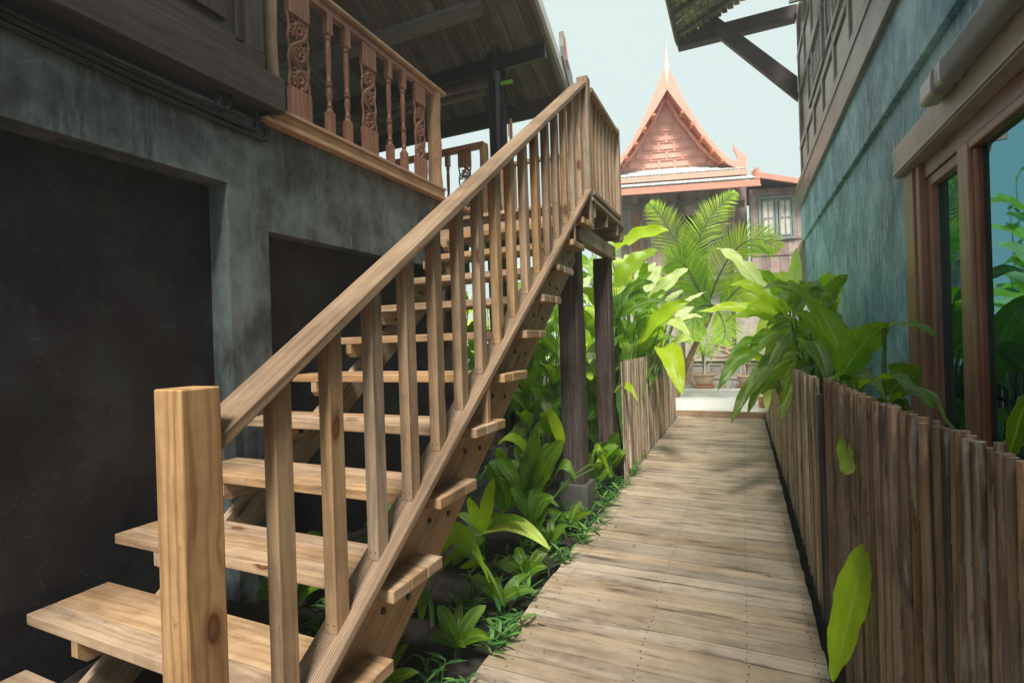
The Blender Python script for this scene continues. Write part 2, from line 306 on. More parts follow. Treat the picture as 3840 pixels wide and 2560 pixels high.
        at = me.attributes.new('rnd', 'FLOAT', 'FACE'); at.data.foreach_set('value', s.r)
        me.polygons.foreach_set('material_index', s.mi); me.polygons.foreach_set('use_smooth', s.sm)
        me.update()
        o = bpy.data.objects.new(name, me); scn.collection.objects.link(o)
        if parent is not None:
            o.parent = parent; o.location = c - world_loc(parent)
        else: o.location = c
        if bevel:
            b = o.modifiers.new('bevel', 'BEVEL'); b.width = bevel; b.segments = 2; b.limit_method = 'ANGLE'; b.angle_limit = rad(50)
        if label: o['label'] = label
        return o
def world_loc(o):
    l = Vector(o.location)
    while o.parent: o = o.parent; l += Vector(o.location)
    return l
def thing(name, label, cat, loc, group=None):
    o = bpy.data.objects.new(name, None); scn.collection.objects.link(o); o.location = loc; o.empty_display_size = 0.1
    return tag(o, label, cat, group)
def tag(o, label, cat, group=None):
    o['label'] = label; o['category'] = cat
    if group: o['group'] = group
    return o
def struct(o, kind='structure'): o['kind'] = kind; return o

def leaf(mb, base, tip, width, arch=0.1, col=0.5, roll=None, n=14, fold=0.28, wave=0.012, tear=0.0, stalk=0.0, tail=1.0):
    """a broad leaf: two halves folded along the midrib; col (0 deep green .. 0.9 yellow, 1 near white, painted glare) goes to rnd"""
    P = Vector(base); Q = Vector(tip); L = (Q - P).length; d = (Q - P).normalized()
    mid = (P + Q) / 2 + Vector((0, 0, 1)) * arch * 2
    view = Vector((0.15, -1, 0.75)).normalized() if roll is None else roll
    sd0 = d.cross(view)
    sd0 = sd0.normalized() if sd0.length > 0.05 else d.orthogonal().normalized()
    rows = []; ph = random.uniform(0, 6.28); ph2 = random.uniform(0, 6.28); tw = random.uniform(-0.5, 0.5)
    for i in range(n + 1):
        t = i / n
        p = P.lerp(mid, t).lerp(mid.lerp(Q, t), t)
        tan = ((mid - P) * (1 - t) + (Q - mid) * t).normalized()
        nn = sd0.cross(tan).normalized(); a = tw * (t - 0.3)
        sd = (sd0 * math.cos(a) + nn * math.sin(a)); nn = sd.cross(tan).normalized()
        w = (math.sin(math.pi * min(1, (t * 0.97 + 0.03)) ** 0.82) ** 0.62 if 0 < t < 1 else 0.02) * width / 2
        if t == 0: w = width * 0.06
        wv = wave * math.sin(ph + t * 19) * (L / 0.5) + 0.35 * wave * math.sin(ph2 + t * 41)
        wv2 = wave * math.sin(ph2 + t * 17) * (L / 0.5) + 0.35 * wave * math.sin(ph + t * 47)
        jl = jr = 1.0
        if tear and random.random() < tear: jl = random.uniform(0.55, 0.95)
        if tear and random.random() < tear: jr = random.uniform(0.55, 0.95)
        f = fold
        rows.append([p - sd * w * jl + nn * (w * f * 1.0 + wv), p - sd * w * 0.5 * jl + nn * (w * f * 0.35 + wv * .4), p - nn * w * 0.05, p + sd * w * 0.5 * jr + nn * (w * f * 0.35 + wv2 * .4), p + sd * w * jr + nn * (w * f + wv2)])
    vv = (-1, -0.5, 0, 0.5, 1)
    mb.grid(rows, lambda i, j: (i / n * L, vv[j]), max(0.0, min(1.0, col / 1.2)))
    return mb
R_LEAVES=[[0.36,7.2,1.63,-0.28,7.4,2.46,0.17,0.12,0.9],[0.41,5.6,1.51,0.15,5.5,1.92,0.14,0.05,0.45],[0.64,4.8,1.23,0.47,5.0,1.73,0.17,0.12,0.35],[0.74,5.6,1.5,0.75,5.7,1.86,0.18,0.03,0.6],[0.51,5.0,1.2,0.5,5.0,1.47,0.11,0.03,0.45],[0.38,5.8,1.45,-0.4,5.6,1.54,0.12,0.07,0.85],[0.42,5.6,1.42,0.03,5.3,1.53,0.09,0.1,0.6],[0.36,5.6,1.34,-0.14,5.3,1.43,0.08,0.1,0.55],[0.29,5.3,1.31,0.04,5.0,1.08,0.13,0.05,0.25],[0.23,5.2,1.17,-0.11,5.0,1.11,0.08,0.1,0.5],[0.16,5.0,1.09,-0.21,4.7,0.82,0.12,0.14,0.4],[0.35,4.6,1.32,0.02,4.2,0.71,0.1,0.1,0.1],[0.42,4.6,1.15,-0.1,4.1,0.66,0.11,0.14,0.12],[0.37,4.6,1.03,0.11,4.5,0.82,0.14,0.06,0.6],[0.46,4.3,1.06,0.21,3.9,0.71,0.11,0.12,0.15],[0.42,4.2,1.21,0.49,3.8,0.97,0.16,0.12,0.08],[0.51,6.4,1.5,0.57,6.5,2.24,0.12,0.02,0.9],[0.49,6.6,1.7,0.41,6.6,2.0,0.17,0.02,0.85],[0.47,7.0,1.76,0.37,7.0,2.03,0.13,0.02,0.9],[0.44,5.4,1.47,0.39,5.2,1.77,0.09,0.06,0.3],[0.32,5.0,1.14,0.34,5.0,1.35,0.11,0.02,0.3],[0.54,4.6,1.22,0.42,4.4,1.27,0.09,0.1,0.3],[0.19,5.6,0.91,0.19,5.4,0.56,0.07,0.03,0.9],[0.23,5.7,0.87,0.21,5.6,0.58,0.06,0.02,0.85],[0.63,5.0,1.15,0.74,5.2,1.47,0.13,0.05,0.55],[0.61,4.6,1.06,0.67,4.6,1.24,0.12,0.05,0.6],[0.19,7.5,1.6,-0.07,7.5,1.8,0.2,0.05,0.9],[0.33,6.2,1.39,0.14,6.2,1.32,0.13,0.05,0.8],[0.31,7.0,1.7,-0.12,7.0,1.92,0.13,0.08,0.75],[0.17,5.6,1.01,-0.09,5.6,1.18,0.07,0.05,0.6]]
R2_LEAVES=[[0.42,2.9,1.07,0.59,2.75,1.33,0.15,0.04,0.6],[0.57,2.75,1.31,0.69,2.5,1.27,0.05,0.03,0.6],[0.57,2.7,1.02,0.66,2.6,1.14,0.14,0.02,0.3],[0.47,2.75,1.04,0.62,2.1,0.97,0.06,0.1,0.2],[0.38,3.0,1.04,0.56,2.7,1.0,0.1,0.08,0.15],[0.56,2.6,1.0,0.64,2.4,1.0,0.07,0.05,0.2],[0.57,1.5,1.15,0.55,1.55,0.99,0.05,0.0,0.1],[0.48,3.4,1.06,0.62,3.4,1.2,0.15,0.02,0.15],[0.59,3.6,0.99,0.42,3.6,1.46,0.18,0.02,0.35]]
F_LEAVES=[[0.26,1.82,1.0,0.26,1.53,0.95,0.06,-0.05,0.65],[0.26,1.47,0.79,0.26,2.12,0.05,0.12,-0.02,0.55]]
L_LEAVES=[[-1.52,6.6,2.37,-0.76,6.4,2.56,0.19,0.1,0.7],[-1.36,6.0,1.9,-0.84,6.0,2.28,0.22,0.06,0.5],[-1.35,7.4,2.1,-1.19,7.4,2.37,0.13,0.0,1.2],[-1.31,7.4,2.06,-1.08,7.4,2.34,0.11,0.0,1.2],[-1.19,7.2,1.92,-0.99,7.2,2.26,0.17,0.02,1.1],[-1.1,6.8,1.72,-0.6,6.8,2.15,0.16,0.04,0.95],[-0.92,7.0,1.74,-0.69,7.0,1.89,0.09,0.0,1.2],[-1.3,5.8,1.64,-0.92,5.6,1.9,0.12,0.06,0.3],[-1.23,5.6,1.5,-0.71,5.6,1.66,0.09,0.08,0.2],[-1.09,6.0,1.23,-0.53,6.0,1.68,0.15,0.1,0.6],[-0.78,6.6,1.44,-0.43,6.6,1.52,0.07,0.05,0.9],[-0.85,6.0,1.41,-0.52,5.9,1.27,0.12,0.12,0.8],[-0.8,5.7,1.17,-0.56,5.3,0.72,0.2,0.16,0.7],[-0.75,6.2,1.18,-0.53,6.2,1.26,0.09,0.05,0.8],[-1.26,6.0,1.23,-1.04,6.0,1.49,0.14,0.02,0.4],[-1.15,4.9,0.75,-0.88,4.7,0.73,0.07,0.12,0.55],[-0.78,6.8,1.55,-0.54,6.8,1.66,0.09,0.0,1.2],[-1.14,6.2,1.1,-0.92,6.2,1.24,0.1,0.05,0.6],[-0.73,7.2,1.74,-0.42,7.2,1.87,0.05,0.0,1.2],[-1.49,7.0,1.77,-1.31,7.0,2.09,0.17,0.02,0.9],[-0.86,6.2,1.16,-0.69,6.0,1.0,0.09,0.1,0.85],[-0.96,6.3,1.22,-0.85,6.3,1.34,0.11,0.02,0.6],[-0.84,6.6,1.48,-0.85,6.6,1.65,0.13,0.02,0.85],[-1.2,6.0,1.07,-1.34,6.0,1.01,0.09,0.05,0.6],[-1.2,6.9,1.65,-0.98,6.9,1.9,0.11,0.02,0.95],[-1.33,6.4,1.11,-0.9,6.3,1.15,0.08,0.08,0.55],[-0.95,6.5,1.25,-1.08,6.5,1.52,0.13,0.02,0.5],[-1.4,6.2,1.33,-1.24,6.2,1.49,0.13,0.02,0.7],[-0.73,6.4,1.26,-0.75,6.3,1.07,0.08,0.03,0.6]]
B1=[[-1.47,2.75,0.15,-1.01,2.69,0.14,0.1,0.1,0.95],[-1.46,2.75,0.16,-1.38,2.76,0.49,0.09,0.02,0.8],[-1.47,2.75,0.15,-1.54,2.72,0.37,0.07,0.02,0.8],[-1.48,2.75,0.16,-1.65,2.77,0.24,0.06,0.03,0.25],[-1.46,2.75,0.15,-1.33,2.78,0.27,0.09,0.02,0.2],[-1.45,2.75,0.16,-1.13,2.65,0.29,0.05,0.05,0.15],[-1.46,2.75,0.14,-1.61,2.63,-0.02,0.15,0.06,0.25]]
B2=[[-1.42,2.1,0.11,-1.06,2.04,0.23,0.1,0.25,0.6],[-1.42,2.1,0.1,-1.56,2.11,-0.07,0.07,0.05,0.2],[-1.41,2.1,0.1,-1.0,2.07,0.12,0.04,0.22,0.15],[-1.43,2.1,0.09,-1.5,2.12,-0.11,0.05,0.03,0.15],[-1.11,2.1,0.31,-1.26,2.13,0.23,0.04,0.0,0.2]]
B3=[[-1.44,3.4,0.14,-1.13,3.34,0.62,0.17,0.05,0.2],[-1.46,3.4,0.17,-1.69,3.41,0.44,0.1,0.05,0.25],[-1.46,3.4,0.17,-1.34,3.37,0.71,0.11,0.02,0.3],[-1.44,3.4,0.17,-1.68,3.42,0.31,0.08,0.05,0.2],[-1.63,3.4,0.06,-1.65,3.43,0.45,0.15,0.02,0.25],[-1.64,3.4,0.06,-1.7,3.3,0.43,0.09,0.02,0.5],[-1.62,3.4,0.04,-1.16,3.28,0.18,0.07,0.12,0.45],[-1.46,3.4,0.14,-1.25,3.48,0.25,0.06,0.15,0.2],[-1.16,3.4,0.57,-1.24,3.34,0.84,0.08,0.02,0.8],[-1.4,3.4,0.46,-1.63,3.34,0.56,0.07,0.1,0.7],[-1.5,3.4,0.59,-1.49,3.52,0.7,0.11,0.02,0.2],[-1.22,3.4,0.35,-1.07,3.39,0.33,0.08,0.1,0.2],[-0.94,3.4,0.43,-0.85,3.48,0.34,0.05,0.1,0.7],[-0.96,3.4,0.46,-0.86,3.39,0.48,0.05,0.1,0.6],[-1.35,3.4,0.37,-1.56,3.43,0.66,0.1,0.02,0.15]]
PALM=[[[-0.48,10.5,1.83],[-0.66,10.42,2.02],[-0.87,10.34,2.39],[-1.06,10.26,2.94],[-1.31,10.18,3.52],[-1.56,10.1,3.86]],[[-0.53,10.5,1.86],[-0.72,10.56,2.24],[-0.81,10.62,2.73],[-0.69,10.68,3.25],[-0.42,10.74,3.71],[-0.04,10.8,4.02]],[[-0.51,10.5,1.85],[-0.71,10.38,2.12],[-0.88,10.25,2.51],[-1.06,10.12,2.71],[-1.24,10.0,2.77]],[[-0.57,10.5,1.92],[-0.42,10.44,2.31],[-0.19,10.38,2.72],[0.07,10.32,2.96],[0.34,10.26,2.98],[0.63,10.2,2.78]],[[-0.47,10.5,1.83],[-0.64,10.35,1.86],[-0.8,10.2,1.76],[-0.84,10.05,1.5],[-0.82,9.9,1.23]],[[-0.43,10.5,1.8],[-0.29,10.53,1.9],[-0.09,10.55,2.12],[0.14,10.57,2.28],[0.32,10.6,2.22]],[[-0.48,10.5,1.81],[-0.72,10.37,1.71],[-0.9,10.23,1.82],[-1.08,10.1,1.77]],[[-0.46,10.5,1.8],[-0.36,10.33,1.64],[-0.29,10.17,1.38],[-0.34,10.0,1.14]]]
# ================================================================== SETTING
mb = MB(); S = 60
mb.quad([(-S, -S, -0.10), (S, -S, -0.10), (S, S, -0.10), (-S, S, -0.10)], [(0, 0), (1, 0), (1, 1), (0, 1)])
struct(mb.build('ground', M['soil']))
# soil bed beside the walkway: lumpy earth
mb = MB(); nx, ny = 40, 120
rows = []
for j in range(ny + 1):
    row = []
    for i in range(nx + 1):
        x = -3.6 + i * (2.62 / nx); y = -0.5 + j * (9.3 / ny)
        z = -0.055 + 0.05 * noise.noise(Vector((x * 2.2, y * 2.2, 0))) + 0.022 * noise.noise(Vector((x * 11, y * 11, 3)))
        row.append((x, y, min(z, -0.012) if x > -1.1 else z))
    rows.append(row)
mb.grid(rows, lambda i, j: (j * .1, i * .1), 0.5)
struct(mb.build('soil_bed', M['soil']))
# walkway of grooved boards, nails in rows
mb = MB(); y = -1.2; k = 0; random.seed(11)
while y < 8.70:
    wd = 0.098; xl = -1.0 + random.uniform(-.006, .006); xr = 0.262 + random.uniform(-.004, .004)
    mb.cur = 0; mb.box((xl, y, -0.03), (xr, y + wd - 0.0050, random.uniform(-.002, .002)), 0)
    if y > 0.8:
        mb.cur = 1
        for xn in (-0.90, -0.42, -0.02, 0.225):
            for q in (0.022, 0.074):
                if random.random() < .93: mb.lathe([(0.0032, 0.0), (0.0032, 0.0016)], 6, (xn + random.uniform(-.006, .006), y + q, 0.001))
    y += wd; k += 1
struct(mb.build('boardwalk', [M['deck'], M['bolt']], bevel=0.0))
mb = MB(); mb.box((-1.02, 8.72, -0.04), (0.30, 8.78, 0.098), 0, r=.5); struct(mb.build('step_riser', M['pine_groove'], bevel=.004))
# patio: white tile then a wooden deck
mb = MB(); mb.box((-1.45, 8.784, -0.04), (7.0, 12.45, 0.10)); struct(mb.build('patio', M['tile']))
mb = MB(); x = -2.6
while x < 4.5:
    mb.box((x, 12.454, 0.02), (x + 0.115, 15.6, 0.106), 1); x += 0.122
struct(mb.build('deck', M['beamgrey']))

# ================================================================== STAIRCASE
def tY(k): return 1.338 + 0.2945 * k
def tZ(k): return 0.515 + 0.2105 * k
NS = 0.7148
st = thing('staircase', 'open pine staircase with square balusters climbing to a landing beside the dark cement house', 'staircase', (-1.73, 0.75, 0))
for k in range(-2, 9):
    mb = MB()
    for b in range(3):
        y0 = tY(k) + b * 0.0975; j = random.uniform(-.006, .006)
        mb.box((-2.53 + .04 * max(k, -1) + j, y0, tZ(k) - 0.042), (-1.04 + j * .7, y0 + 0.0945, tZ(k) + random.uniform(-.001, .001)), 0)
    mb.build('tread', M['pine'], st, bevel=0.004)
def nose(y): return 0.515 + NS * (y - 1.338)
for x0, lo_, hi_ in ((-1.18, -0.372, -0.03), (-2.30, -0.46, -0.25)):
    mb = MB(); ya, yb = 0.30, 3.99
    mb.box((x0, ya, nose(0) + lo_), (x0 + 0.04, yb, nose(0) + hi_), 1, shear=NS, y0=0)
    so_ = mb.build('stringer', M['pine'], st, bevel=0.003)
    if x0 > -2:
        for k in range(-1, 9):
            mb = MB()
            for dy, dz in ((0.07, -0.115), (0.21, -0.13)):
                c = Vector((x0 + 0.04, tY(k) + dy, tZ(k) + dz)); mb.tube([c + Vector((-.004, 0, 0)), c + Vector((0.006, 0, 0))], 0.011, 10)
            mb.build('bolt', M['bolt'], so_)
# cleats carrying the treads
for x0 in (-2.262, -1.222):
    for k in range(-2, 9):
        y0, z0 = tY(k), tZ(k) - 0.043
        mb = MB(); mb.prism([(y0 + 0.002, z0), (y0 + 0.002, z0 - 0.055), (y0 + 0.03, z0 - 0.082), (y0 + 0.20, z0 - 0.082), (y0 + 0.285, z0)], x0, x0 + 0.04, 0, 1)
        c_ = mb.build('tread_bracket', M['pine'], st, bevel=0.002)
        mb = MB(); c = Vector((x0 + 0.04, y0 + 0.17, z0 - 0.045)); mb.tube([c - Vector((.004, 0, 0)), c + Vector((0.012, 0, 0))], 0.012, 8); mb.build('bolt', M['bolt'], c_)
# bottom rail, handrail
def railz(y): return 0.468 + 0.711 * (y - 1.14)
mb = MB(); mb.box((-1.165, 0.72, railz(0) - 0.034), (-1.052, 3.97, railz(0)), 1, shear=0.711, y0=0, r=0.35); mb.build('bottom_rail', M['pine_groove'], st, bevel=0.003)
def handz(y): return 1.1225 + 0.6965 * (y - 0.794)
mb = MB(); mb.box((-1.182, 0.775, handz(0) - 0.042), (-1.068, 3.968, handz(0)), 1, shear=0.6965, y0=0, r=0.5); mb.build('handrail', M['pine_groove'], st, bevel=0.006)
random.seed(5)
for j in range(16):
    y0 = 0.948 + 0.1922 * j; mb = MB(); b = len(mb.v)
    mb.box((-1.134, y0, railz(y0)), (-1.091, y0 + 0.056, handz(y0) - 0.047), 2)
    for i in range(len(mb.v)):                     # plumb balusters, top cut to the slope of the rail
        x, y, z = mb.v[i]
        if z > handz(y0) - 0.1: mb.v[i] = (x, y, handz(y) - 0.0465)
        else: mb.v[i] = (x, y, railz(y0) + 0.001 if y < y0 + .01 else railz(y) - 0.02)
    bo_ = mb.build('baluster', M['pine'], st, bevel=0.003)
    mb = MB()
    for q in (-1.124, -1.102): mb.tube([(q, y0 + .002, railz(y0) + .028), (q, y0 - .0012, railz(y0) + .028)], .0022, 6)
    mb.build('nail', M['bolt'], bo_)
for y0 in (tY(2) + 0.14, tY(7) + .1):
    mb = MB(); mb.box((-1.09, y0, tZ(2 if y0 < 3 else 7) + .001), (-1.055, y0 + 0.03, railz(y0) - 0.02), 2); mb.build('rail_block', M['pine'], st, bevel=.002)
def newel(x0, y0, s, z0, z1, mat='pine_orange', r=None):
    mb = MB(); mb.box((x0, y0, z0), (x0 + s, y0 + s, z1), 2, r=r); return mb.build('newel_post', M[mat], st, bevel=0.004)
newel(-1.150, 0.690, 0.090, -0.05, 1.222, r=0.62)
newel(-1.148, 3.968, 0.088, 2.17, 3.375, 'pine'); newel(-1.148, 5.06, 0.088, 2.25, 3.36, 'pine')
# landing
mb = MB(); x = -2.47
while x < -1.10:
    mb.box((x, 4.0, 2.392), (min(x + 0.10, -1.045), 5.16, 2.418), 1); x += 0.104
mb.build('landing_deck', M['pine'], st)
for y0 in (4.06, 4.46, 4.88, 5.12):
    mb = MB(); mb.box((-2.45, y0, 2.272), (-1.052, y0 + 0.038, 2.390), 0); mb.build('joist', M['pine'], st, bevel=.002)
mb = MB(); mb.box((-1.19, 3.80, 2.06), (-1.11, 5.02, 2.185), 1); mb.build('landing_beam', M['pine'], st, bevel=.003)
mb = MB(); mb.box((-2.45, 3.80, 2.14), (-1.11, 3.84, 2.27), 0); mb.build('landing_beam', M['pine'], st, bevel=.003)
mb = MB(); mb.box((-1.15, 4.058, 2.455), (-1.048, 5.058, 2.487), 1); mb.build('bottom_rail', M['pine_groove'], st, bevel=.003)
mb = MB(); mb.box((-1.155, 4.058, 3.275), (-1.045, 5.058, 3.315), 1); mb.build('handrail', M['pine_groove'], st, bevel=.004)
for j in range(7):
    y0 = 4.145 + j * 0.128; mb = MB(); mb.box((-1.12, y0, 2.488), (-1.078, y0 + .042, 3.274), 2); mb.build('baluster', M['pine'], st, bevel=.003)
mb = MB(); mb.box((-2.44, 5.08, 3.19), (-1.15, 5.15, 3.225), 0); mb.build('handrail', M['pine_groove'], st, bevel=.003)
mb = MB(); mb.box((-2.44, 5.08, 2.455), (-1.15, 5.15, 2.487), 0); mb.build('bottom_rail', M['pine_groove'], st, bevel=.003)
for j in range(9):
    x0 = -2.36 + j * 0.135; mb = MB(); mb.box((x0, 5.095, 2.488), (x0 + .042, 5.137, 3.189), 2); mb.build('baluster', M['pine'], st, bevel=.003)
for x0, y0, s_, zt in ((-1.288, 3.772, 0.158, 2.13), (-1.282, 4.80, 0.150, 2.058), (-2.42, 3.85, 0.14, 2.139), (-2.42, 4.85, 0.14, 2.27)):
    mb = MB(); rows = []
    for i in range(25):
        z = 0.20 + (zt - 0.20) * i / 24; e = 0.004
        def q(a, b): return (a + e * noise.noise(Vector((a * 9, b * 9, z * 4))) * 1.6, b + e * noise.noise(Vector((b * 9, a * 7, z * 4 + 9))) * 1.6, z)
        rows.append([q(x0, y0), q(x0 + s_, y0), q(x0 + s_, y0 + s_), q(x0, y0 + s_)])
    mb.grid(rows, lambda i, j: (i * (zt - .2) / 24, j * s_), random.random(), closed=True, smooth=False); mb.quad(rows[-1], [(0, 0), (.1, 0), (.1, .1), (0, .1)])
    p_ = mb.build('support_post', M['post'], st, bevel=.004)
    mb = MB(); mb.box((x0 - .03, y0 - .03, -0.12), (x0 + s_ + .035, y0 + s_ + .035, 0.20)); mb.build('footing', M['concrete'], p_, bevel=.008)

# ================================================================== LEFT HOUSE
hl = thing('cement_house', 'dark polished cement house with open wooden balcony and sloping soffit on the left', 'house', (-2.9, 2.0, 0))
W0 = -2.5
mb = MB()
mb.prism([(-3.0, 2.60), (-3.0, 2.20), (1.915, 2.20), (1.915, -.12), (2.17, -.12), (2.17, 1.985), (4.02, 1.985), (4.02, -.12), (4.20, -.12), (4.20, 1.985), (4.60, 1.985), (4.60, 2.60)], -2.9, W0, 0, 1)
mb.build('wall', M['wallL'], hl, bevel=0.006)
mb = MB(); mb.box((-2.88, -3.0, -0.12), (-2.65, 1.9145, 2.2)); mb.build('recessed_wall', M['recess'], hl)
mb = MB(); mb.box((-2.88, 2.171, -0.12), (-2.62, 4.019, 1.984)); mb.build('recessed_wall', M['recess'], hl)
mb = MB(); mb.box((-8.2, -3.0, 2.50), (-2.905, 5.6, 2.605)); mb.box((-2.904, 4.62, 2.42), (-2.45, 5.6, 2.605)); mb.build('balcony_floor', M['beamgrey'], hl)
# upper wooden shutter wall
mb = MB(); mb.box((-2.62, -3.0, 2.672), (-2.40, 2.232, 2.868), 1); mb.build('base_beam', M['brown'], hl, bevel=.004)
mb = MB(); mb.box((-2.60, -3.0, 2.869), (-2.47, 2.09, 4.4), 1); mb.build('upper_wall', M['brown'], hl)
fr_ = MB(); fr_.box((-2.47, -3.0, 2.869), (-2.42, 2.115, 2.955), 1); fr_.box((-2.47, 2.005, 2.956), (-2.422, 2.115, 4.4), 2); fr_.box((-2.47, 0.75, 2.956), (-2.424, 0.86, 4.4), 2)
fr_.box((-2.47, 1.96, 2.985), (-2.452, 2.004, 4.4), 2); fr_.box((-2.47, 0.861, 2.957), (-2.452, 1.959, 3.0), 1)
fr_.build('panel_frame', M['brown'], hl, bevel=.005)
mb = MB(); mb.box((-2.47, 0.93, 3.05), (-2.445, 1.90, 4.4), 2, r=.4); mb.build('shutter_panel', M['brown'], hl, bevel=.006)
# conduits
def bent(pts, r, name='conduit'):
    mb = MB(); mb.tube(pts, r, 10); return mb.build(name, M['pipe'], hl)
def arc(c, r, a0, a1, n=6): return [(W0 + .018, c[0] + r * math.cos(rad(a0 + (a1 - a0) * i / n)), c[1] + r * math.sin(rad(a0 + (a1 - a0) * i / n))) for i in range(n + 1)]
X_ = W0 + .018
bent([(X_, -1, 2.585), (X_, 1.0, 2.572), (X_, 1.45, 2.545), (X_, 2.06, 2.535)] + arc((2.06, 2.575), .04, -80, 0) + [(X_, 2.10, 2.68)], .013)
bent([(X_ + .004, -1, 2.555), (X_, 1.0, 2.54), (X_, 1.45, 2.512), (X_, 2.10, 2.498)] + arc((2.12, 2.545), .047, -80, 80), .013)
bent([(X_, -1, 2.615), (X_, 1.0, 2.60), (X_, 1.5, 2.57), (X_, 1.86, 2.558)], .012)
bent([(X_, 1.885, 2.57), (X_, 1.875, 2.68)], .014); bent([(X_, 1.935, 2.60), (X_, 1.93, 2.68)], .012)
mb = MB(); mb.box((W0 - .01, -3, 2.56), (W0 + .004, .95, 2.632)); mb.build('conduit_shade', M['recess'], hl)  # dark strip on the wall, shadow above the conduits painted as colour
# balcony ledge, log posts, rail
mb = MB(); mb.box((-2.62, 2.13, 2.606), (-2.44, 4.62, 2.634), 1); mb.box((-2.60, 2.20, 2.635), (-2.462, 4.10, 2.70), 1); mb.box((-2.602, 2.2, 2.701), (-2.448, 4.11, 2.722), 1); mb.build('balcony_ledge', M['honey'], hl, bevel=.004)
def log(x, y, z0, z1, r):
    mb = MB(); mb.tube([(x + .003 * math.sin(i * 2.1), y + .003 * math.cos(i * 1.7), z0 + (z1 - z0) * i / 8) for i in range(9)], [r * (1 + .03 * math.sin(i * 1.9)) for i in range(9)], 20); return mb.build('log_post', M['honey'], hl)
log(-2.535, 2.255, 2.723, 4.4, .043); log(-2.53, 4.055, 2.64, 3.60, .062)
mb = MB(); mb.box((-2.565, 2.28, 3.602), (-2.455, 4.17, 3.632), 1); mb.build('balcony_rail', M['honey'], hl, bevel=.008)
mb = MB(); mb.box((-2.535, 2.30, 3.545), (-2.485, 4.03, 3.601), 1); mb.build('under_rail', M['teak'], hl, bevel=.004)
def turned(x, y, z0, z1, s=.05):
    mb = MB(); H = z1 - z0; h = s / 2
    mb.box((x - h, y - h, z0), (x + h, y + h, z0 + .20 * H), 2, r=.5); mb.box((x - h, y - h, z0 + .84 * H), (x + h, y + h, z1), 2, r=.5)
    pr = [(h * .98, .20), (h * .9, .212), (h * .55, .235), (h * .8, .245), (h * .8, .255), (h * .5, .265), (h * .62, .30), (h * .85, .35), (h * .72, .385), (h * .5, .405), (h * .85, .412), (h * .95, .422), (h * .6, .435), (h * .9, .445), (h * .9, .452), (h * .55, .462), (h * .6, .50), (h * .72, .60), (h * .78, .70), (h * .66, .775), (h * .55, .79), (h * .9, .80), (h * .9, .812), (h * .6, .82), (h * .95, .84)]
    mb.lathe([(a * 1.02, z0 + b * H) for a, b in pr], 16, (x, y, 0), r=.5)
    return mb
def carved(c, z0, z1, wd, axis, th=.036):
    """pierced scrollwork baluster board; axis 1: board runs in Y, 0: in X"""
    mb = MB(); H = z1 - z0
    def P(a, z, dx=0):
        return (c[0] + dx, c[1] + a, z) if axis == 1 else (c[0] + a, c[1] + dx, z)
    def bx(a0, a1, zz0, zz1, t=th):
        p, q = P(a0, zz0, -t / 2), P(a1, zz1, t / 2); mb.box((min(p[0], q[0]), min(p[1], q[1]), zz0), (max(p[0], q[0]), max(p[1], q[1]), zz1), 2, r=.5)
    h = wd / 2; za, zb = z0 + .24 * H, z0 + .80 * H
    bx(-h, h, z0, za); bx(-h, h, zb, z1)
    n = 3; ch = (zb - za) / n
    def strip(pts, r0, r1):
        nn_ = len(pts); mb.tube([P(a, z, 0) for a, z in pts], [r0 + (r1 - r0) * i / (nn_ - 1) for i in range(nn_)], 6, r=.5)
    for i in range(n):
        sg = 1 if i % 2 == 0 else -1; cz = za + ch * (i + .52); cx = sg * h * .12; R = min(h * .80, ch * .50)
        for base_a, dirn, RR in ((0, 1, R), (math.pi, 1, R * .62)):
            pts = []
            for k in range(19):
                t = k / 18; a = base_a + sg * dirn * t * 2 * math.pi * 1.35 - sg * math.pi / 2; rr = RR * (1 - .80 * t); pts.append((cx + rr * math.cos(a), cz + rr * math.sin(a)))
            strip(pts, .0115, .008)
        for k in range(10):                          # leaf tongues off the scroll
            a = k * 0.63 + i; r0 = R * .62; p0 = (cx + r0 * math.cos(a), cz + r0 * math.sin(a)); p1 = (max(-h, min(h, cx + R * 1.12 * math.cos(a + .5))), cz + R * 1.12 * math.sin(a + .5)); pm = ((p0[0] + p1[0]) / 2 + .006 * sg, (p0[1] + p1[1]) / 2)
            strip([p0, pm, p1], .011, .005)
    for sgn in (-1, 1):                             # wavy side stems
        pts = [(sgn * (h * .90 + .006 * math.sin(k * 1.3)), za + (zb - za) * k / 16) for k in range(17)]; strip(pts, .009, .009)
    for i in range(n * 2):                          # small side curls filling the corners
        cz = za + (zb - za) * (i + .5) / (n * 2); sg = 1 if i % 2 else -1; cx = sg * h * .62; strip([(cx + sg * (.030 * (1 - t / 11)) * math.cos(t * .75), cz + .036 * (1 - t / 11) * math.sin(t * .75)) for t in range(10)], .0085, .006)
    pts = [(h * .75 * math.sin(k / 18 * math.pi * 3), za + (zb - za) * k / 18) for k in range(19)]; strip(pts, .012, .012)
    return mb
for y in (2.709, 2.883, 3.364, 3.549): turned(-2.51, y, 2.722, 3.545).build('turned_baluster', M['teak'], hl)
for y, wd in ((2.448, .17), (3.12, .155), (3.79, .15)): carved((-2.51, y), 2.722, 3.545, wd, 1).build('carved_panel', M['teak'], hl)
